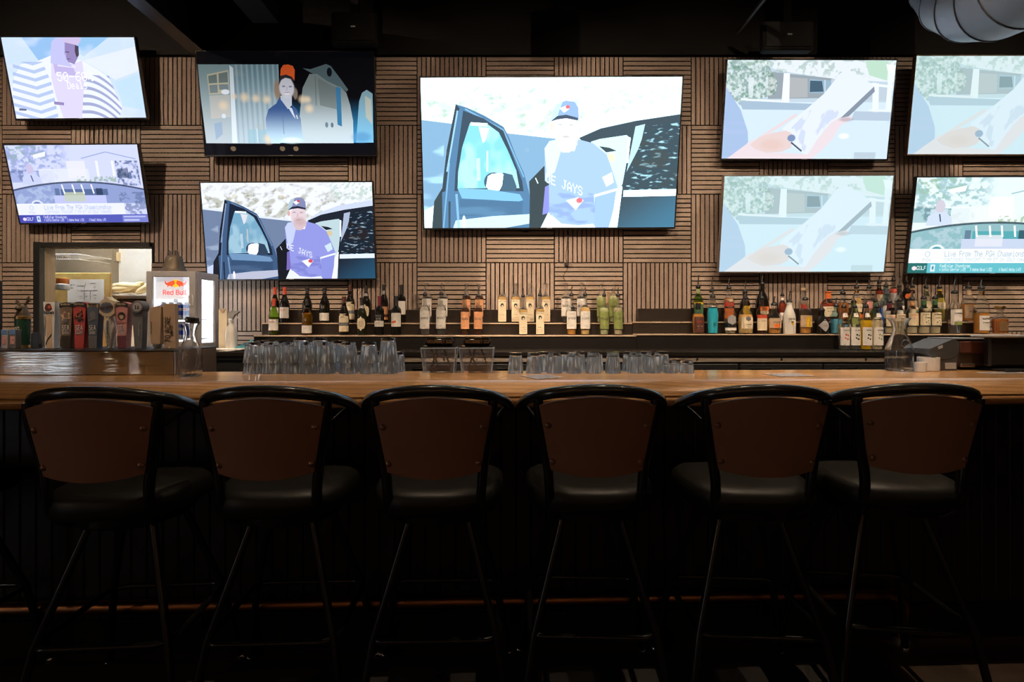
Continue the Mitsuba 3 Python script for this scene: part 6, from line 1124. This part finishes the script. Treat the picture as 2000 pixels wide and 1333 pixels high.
for i, (p0, lab) in enumerate(((2, 'small blue and coral drink carton, left of its pair at the left edge'), (18, 'small blue and coral drink carton, right of its pair beside the green tap handle'))):
    k = thing('drink_carton', lab, 'carton'); Y = 2.22; xa, xb = PX(p0, Y), PX(p0 + 12.5, Y); za, zb = hz0, PZ(644, Y)
    part(k, 'box', cbox(xa, xb, Y, Y + .028, za, zb, .0015), 'mat_grey_lt' if i == 0 else 'mat_grey'); part(k, 'blue_top', cbox(xa + .0005, xb - .0005, Y - .001, Y, zb - .022, zb - .002, .0003), 'mat_blue_lt'); part(k, 'coral_panel', cbox(xa + .005, xb - .004, Y - .001, Y, za + .018, zb - .030, .0003), 'mat_pink')
    m = text('NUTRL', .006, vertical=True); part(k, 'lettering', flat_front(m, (xa + xb) / 2 + .002, Y - .0014, (za + zb) / 2 - .006), 'mat_white')
k = thing('black_spout', 'plain black tap lever leaning beside the black opening frame', 'tap lever'); part(k, 'lever', prism([tp(64.5, 684), (PX(64.5, HY), PZ(652, HY)), tp(67, 650), tp(75, 650), tp(78.5, 672), tp(78.5, 681), tp(72, 684)], .02), 'mat_black_plastic'); scene[k + '__lever']['to_world'] = T4().translate([0, HY - .01, 0])
# dark post at the left edge
solo('dark_post', cbox(-2.72, PX(5.5, 2.56), 2.5, 2.56, 0, PZ(547, 2.5), .004), 'mat_black_plastic', 'dark upright post at the far left edge behind the cartons', 'post')
# ---------------------------------------------------------------- on the bar
def bar_z(px, py): Y = (CH - BZ) / ((py - YH) / F); return PX(px, Y), Y
# carafes
def carafe(px, py, top, w, lab, stopper=False):
    X, Y = bar_z(px, py); H = PZ(top, Y) - BZ; R = w * Y / F / 2; k = thing('carafe', lab, 'carafe')
    out = [(.86, 0), (.98, .01), (1, .03), (1.0, .36), (.96, .44), (.80, .55), (.58, .67), (.47, .76), (.48, .82), (.60, .92), (.82, .985), (.86, 1.0)]
    inn = [(.82, .998), (.56, .92), (.44, .82), (.43, .76), (.54, .67), (.75, .55), (.91, .44), (.95, .36), (.95, .05), (.88, .03), (.02, .026)]
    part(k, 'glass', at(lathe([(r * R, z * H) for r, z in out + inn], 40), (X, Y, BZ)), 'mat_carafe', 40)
    part(k, 'seal', at(tube(np.array([(.018 * math.cos(t), 0, .018 * math.sin(t)) for t in np.linspace(0, 6.28, 24)[:-1]]), .0015, 6, closed=True), (X - R * .1, Y - R * .87, BZ + .52 * H)), 'mat_glass', True)
    if stopper:
        s = part(k, 'stopper', at(at(lathe([(.022, 0), (.024, .004), (.024, .018), (.022, .022)], 20), ry=.12), (X + .006, Y, BZ + H - .004)), 'mat_black_plastic', 40); part(s, 'tag', cbox(X - .008, X + .004, Y - .0255, Y - .0245, BZ + H + .004, BZ + H + .014, .0003), 'mat_grey_lt')
carafe(372, 735, 629, 40, 'clear glass carafe with a black stopper at the end of the steel box', True)
carafe(1756, 724.6, 621.5, 46, 'clear empty glass carafe standing left of the white cups')
# glasses, upside down
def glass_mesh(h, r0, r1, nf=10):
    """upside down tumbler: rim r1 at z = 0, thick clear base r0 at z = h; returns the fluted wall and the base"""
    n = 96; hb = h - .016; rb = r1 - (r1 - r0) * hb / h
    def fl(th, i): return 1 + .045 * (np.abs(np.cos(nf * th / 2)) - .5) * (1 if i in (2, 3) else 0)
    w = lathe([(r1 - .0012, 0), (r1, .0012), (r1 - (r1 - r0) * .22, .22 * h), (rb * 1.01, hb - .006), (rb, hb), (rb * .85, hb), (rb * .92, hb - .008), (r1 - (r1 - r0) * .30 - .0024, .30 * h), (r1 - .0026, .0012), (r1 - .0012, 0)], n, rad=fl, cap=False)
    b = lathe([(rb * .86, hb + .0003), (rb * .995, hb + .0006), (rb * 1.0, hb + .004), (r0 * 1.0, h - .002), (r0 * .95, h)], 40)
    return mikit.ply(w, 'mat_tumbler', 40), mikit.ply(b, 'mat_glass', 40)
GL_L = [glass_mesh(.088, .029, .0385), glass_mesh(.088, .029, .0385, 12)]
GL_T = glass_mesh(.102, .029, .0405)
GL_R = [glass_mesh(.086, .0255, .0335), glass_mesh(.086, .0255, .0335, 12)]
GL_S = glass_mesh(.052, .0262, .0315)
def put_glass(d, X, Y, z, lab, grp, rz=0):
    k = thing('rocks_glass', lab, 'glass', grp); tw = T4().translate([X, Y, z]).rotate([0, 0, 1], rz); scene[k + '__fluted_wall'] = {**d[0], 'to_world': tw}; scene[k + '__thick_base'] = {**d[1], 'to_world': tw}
front = [(494, 2.175), (530.5, 2.178), (566, 2.18), (602, 2.18), (638, 2.18), (681, 2.18)]
for i, (px, Y) in enumerate(front):
    X = PX(px, Y)
    for lv in (0, 1): put_glass(GL_L[i % 2], X, Y, BZ + .044 * lv + .001, f'{("lower", "upper")[lv]} upturned tumbler of the {ordinal(i)} front stack from the left', 'stacked tumblers, front row', rng.uniform(0, 30))
for i, (px, Y, d, dz) in enumerate(((721, 2.18, GL_L[0], .044), (758.5, 2.18, GL_T, .048))):
    X = PX(px, Y); 
    for lv in (0, 1): put_glass(d, X, Y, BZ + dz * lv + .001, f'{("lower", "upper")[lv]} upturned tumbler of the {("shorter", "taller")[i]} stack ending the left cluster', 'stacked tumblers, front row', 10)
for i, (px, Y) in enumerate(((513, 2.262), (551, 2.263), (588, 2.264), (625, 2.265), (661, 2.266))):
    X = PX(px, Y)
    for lv in (0, 1): put_glass(GL_T if i in (2, 3) else GL_L[i % 2], X, Y, BZ + .046 * lv + .001, f'{("lower", "upper")[lv]} upturned tumbler of the {ordinal(i)} stack from left, rear row of the left cluster', 'stacked tumblers, rear row', rng.uniform(0, 30))
for px, Y, lab in ((702, 2.265, 'single short glass behind the gap right of the front tumbler row'), (740, 2.266, 'single short glass between the last two tumbler stacks'), (777, 2.25, 'single short glass at the right end of the left cluster')): put_glass(GL_R[0], PX(px, Y), Y, BZ + .001, lab, 'single short glasses in the left cluster')
fr = [(1007, 2.19), (1042, 2.19), (1083, 2.19), (1121, 2.19), (1159, 2.19), (1197, 2.19), (1241, 2.2), (1275, 2.2), (1309, 2.2)]
for i, (px, Y) in enumerate(fr): put_glass(GL_R[i % 2] if px < 1300 else GL_S, PX(px, Y), Y, BZ + .001, f'small upturned glass, {ordinal(i)} from left in the front row of the right cluster', 'small glasses, right cluster front', rng.uniform(0, 30))
put_glass(GL_S, PX(1341, 2.2), 2.2, BZ + .001, 'short clear glass upside down at the far right end of the right cluster', 'small glasses, right cluster front')
bk = [1060, 1098, 1130, 1164, 1197, 1229, 1261, 1293, 1325]
for i, px in enumerate(bk):
    X = PX(px, 2.27); Y = yb(X) + .324
    put_glass(GL_R[i % 2] if px < 1320 else GL_S, PX(px, Y), Y, BZ + .001, f'small upturned glass, {ordinal(i)} from left in the rear row of the right cluster', 'small glasses, right cluster rear', rng.uniform(0, 30))
# plastic bins with smoky lids
def bin_(p0, p1, lab):
    Y = 2.18; x0, x1 = PX(p0, Y), PX(p1, Y); y1 = Y + .085; zt = PZ(681, Y); k = thing('plastic_bin', lab, 'bin'); t = .0025
    def tub(a, b, c, d, z0, z1):
        o = np.array([[x0 + a, Y + a, z0], [x1 - a, Y + a, z0], [x1 - a, y1 - a, z0], [x0 + a, y1 - a, z0], [x0 + b, Y + b, z1], [x1 - b, Y + b, z1], [x1 - b, y1 - b, z1], [x0 + b, y1 - b, z1]]); return o
    o = tub(.010, 0, 0, 0, BZ, zt); fs = []
    for i in range(4): j = (i + 1) % 4; fs += [[i, j, 4 + j], [i, 4 + j, 4 + i]]
    fs += [[0, 2, 1], [0, 3, 2]]
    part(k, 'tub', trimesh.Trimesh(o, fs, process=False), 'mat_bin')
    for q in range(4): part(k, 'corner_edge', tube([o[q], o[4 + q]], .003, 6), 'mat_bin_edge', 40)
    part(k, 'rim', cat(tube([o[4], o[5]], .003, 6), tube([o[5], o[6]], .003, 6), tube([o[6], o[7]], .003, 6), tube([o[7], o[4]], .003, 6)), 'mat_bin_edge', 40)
    lid = cbox(x0 + .002, x1 - .002, Y, y1, zt + .003, zt + .009, .003); up = cbox(x0 + .016, x1 - .014, Y + .012, y1 - .012, zt + .009, PZ(660, Y), .009); part(k, 'lid', cat(lid, up), 'mat_darkglass', 40)
    m = fit_text('GOURMET ICE', (x1 - x0) * .72, .013, bold=True); part(k, 'lettering', flat_front(m, (x0 + x1) / 2 + .004, Y + .0105, (zt + PZ(660, Y)) / 2 + .006), 'mat_brown_tap')
    for a, b_ in ((.45, .25), (.25, .48), (.62, .82)): part(k, 'tong', tube([(x0 + (x1 - x0) * a, Y + .03, zt), (x0 + (x1 - x0) * b_, Y + .05, BZ + .02)], .004, 6), 'mat_black_plastic')
    part(k, 'caddy', cbox(x0 + .03, x1 - .03, Y + .04, y1 - .015, BZ + .003, BZ + .030, .004), 'mat_brown_dk')
bin_(822, 890, 'clear plastic bin with smoky lid, left of two beside the stacked tumblers'); bin_(897, 964, 'clear plastic bin with smoky lid, right of two beside the small glasses')
# cups, printer, terminal
X, Y = bar_z(1800, 725.5)
def roll(px0, px1, top, Y, lab): r = (px1 - px0) * Y / F / 2; k = thing('paper_roll', lab, 'paper roll'); h = PZ(top, Y) - BZ; part(k, 'roll_body', at(lathe([(r * .95, 0), (r, .004), (r, h), (r * .93, h), (r * .9, h - .01), (.002, h - .012)], 32), (PX((px0 + px1) / 2, Y), Y, BZ)), 'mat_white', 40)
roll(1787, 1808, 708, 2.235, 'shorter white paper roll standing on the bar right of the carafe'); roll(1795, 1831, 698, 2.285, 'taller white paper roll standing on the bar beside the printer')
k = thing('receipt_printer', 'dark grey slanted receipt printer on the bar behind the white rolls', 'printer'); Y = 2.29
q = lambda px, py: (PX(px, Y), PZ(py, Y))
m = prism([q(1833, 725.5), q(1833, 704), q(1815, 692), q(1816, 682), q(1859, 664), q(1866, 663.5), q(1873, 668), q(1875, 678), q(1870, 700), q(1869, 725.5)], .15); m.apply_translation([0, Y, 0]); part(k, 'body', m, 'mat_printer')
m = prism([q(1831, 677.5), q(1840.5, 674), q(1841, 680), q(1832.5, 683)], .002); m.apply_translation([0, Y - .002, 0]); part(k, 'button', m, 'mat_grey_lt'); m = prism([q(1845.5, 709), q(1867, 708.5), q(1867, 721), q(1846, 721)], .001); m.apply_translation([0, Y - .0012, 0]); part(k, 'sticker', m, 'mat_grey_lt', label='white sticker')
arc = spline([np.array([PX(a, Y), Y - .001, PZ(b_, Y)]) for a, b_ in ((1838, 702), (1855, 700), (1869, 690), (1874, 676))], 16); part(k, 'seam', tube(arc, .0012, 5), 'mat_ink')
k = thing('card_printer', 'brown black box printer right of the slanted receipt printer', 'printer'); Y = 2.33
part(k, 'body', cbox(PX(1872, Y), PX(1934, Y), Y, Y + .16, BZ + .012, PZ(664, Y), .008), 'mat_brown_dk'); part(k, 'top_cover', cbox(PX(1866, Y), PX(1930, Y), Y - .002, Y + .16, PZ(664, Y), PZ(662, Y) + .002, .002), 'mat_grey'); part(k, 'front_cover', cbox(PX(1873, Y), PX(1933, Y), Y - .008, Y, PZ(690, Y), PZ(667, Y), .004), 'mat_inkbrown'); part(k, 'tray', cbox(PX(1872, Y), PX(1900, Y), Y - .014, Y, BZ + .014, BZ + .03, .003), 'mat_steel_dull'); part(k, 'cable', tube(spline([(PX(1915, Y), Y - .006, BZ + .03), (PX(1925, Y), Y - .03, BZ + .012), (PX(1938, Y), Y - .03, BZ + .006), (PX(1945, Y), Y + .02, BZ + .006)], 14), .003, 6), 'mat_ink'); part(k, 'foot', cbox(PX(1875, Y), PX(1931, Y), Y + .02, Y + .14, BZ, BZ + .012, .002), 'mat_ink')
k = thing('sales_terminal', 'large black sales terminal with a pale top edge at the right edge', 'terminal'); Y = 2.27
part(k, 'screen_back', cbox(PX(1933, Y), PX(1933, Y) + .40, Y, Y + .035, BZ + .02, PZ(659, Y), .008), 'mat_black_satin'); part(k, 'top_edge', cbox(PX(1913, Y), PX(1913, Y) + .46, Y - .012, Y + .05, PZ(660, Y), PZ(654.5, Y), .005), 'mat_grey_lt', label='pale top edge'); part(k, 'stand', cbox(PX(1960, Y), PX(1960, Y) + .2, Y + .035, Y + .09, BZ, BZ + .11, .006), 'mat_black_satin'); part(k, 'base_plate', cbox(PX(1940, Y), PX(1940, Y) + .34, Y - .06, Y + .09, BZ, BZ + .012, .003), 'mat_black_plastic')
# menu cards lying on the bar
def card(px, py, w, d, rz, lab):
    X, Y = bar_z(px, py); k = thing('menu_card', lab, 'menu card'); part(k, 'card', at(trimesh.creation.box(extents=[w, d, .0016]), (X, Y, BZ + .001), rz=rz), 'mat_napkin'); e = .004; part(k, 'border', cat(*[at(trimesh.creation.box(extents=s), (X, Y, BZ + .0021), rz=rz) if False else at(at(trimesh.creation.box(extents=s), o), (X, Y, BZ + .0021), rz=rz) for s, o in (((w, e, .0006), (0, d / 2 - e / 2, 0)), ((w, e, .0006), (0, -d / 2 + e / 2, 0)), ((e, d, .0006), (w / 2 - e / 2, 0, 0)), ((e, d, .0006), (-w / 2 + e / 2, 0, 0)))]), 'mat_paper')
card(1058, 737, .12, .13, .5, 'grey printed card lying flat on the bar in front of the small glasses'); card(1540, 733.5, .15, .11, .12, 'grey printed card lying flat on the bar, in the clear right half'); card(1962, 729.5, .20, .07, .1, 'dark card edged in white lying in front of the sales terminal')
# cables on the wall
Yc = YW - .018
solo('television_cable', tube(spline([np.array([PX(a, Yc), Yc, PZ(b_, Yc)]) for a, b_ in ((106, 434), (118, 440), (134, 445), (148, 447), (155, 440), (157, 434))], 24), .0035, 6), 'mat_ink', 'thin black cable looping below the golf television on the left', 'cable', 40)
solo('television_cable', tube(spline([np.array([PX(a, Yc), Yc, PZ(b_, Yc)]) for a, b_ in ((1013, 446), (1020, 452), (1028, 453), (1037, 446))], 18), .004, 6), 'mat_ink', 'short black cable hanging below the largest television', 'cable', 40)
k = thing('wall_wire', 'thin black wire with a clip on the wall above the white labelled bottles', 'wire')
part(k, 'wire', tube(spline([np.array([PX(a, Yc), Yc, PZ(b_, Yc)]) for a, b_ in ((1107, 450), (1107.5, 480), (1107, 512), (1109, 522), (1104, 532), (1103, 548))], 24), .0022, 6), 'mat_ink', 40); part(k, 'clip', cbox(PX(1103, Yc), PX(1110, Yc), Yc - .008, Yc + .008, PZ(520, Yc), PZ(513, Yc), .003), 'mat_ink'); part(k, 'tail', tube(spline([np.array([PX(a, Yc), Yc, PZ(b_, Yc)]) for a, b_ in ((1088, 509), (1097, 512), (1107, 515), (1118, 519))], 12), .0018, 6), 'mat_ink', 40)
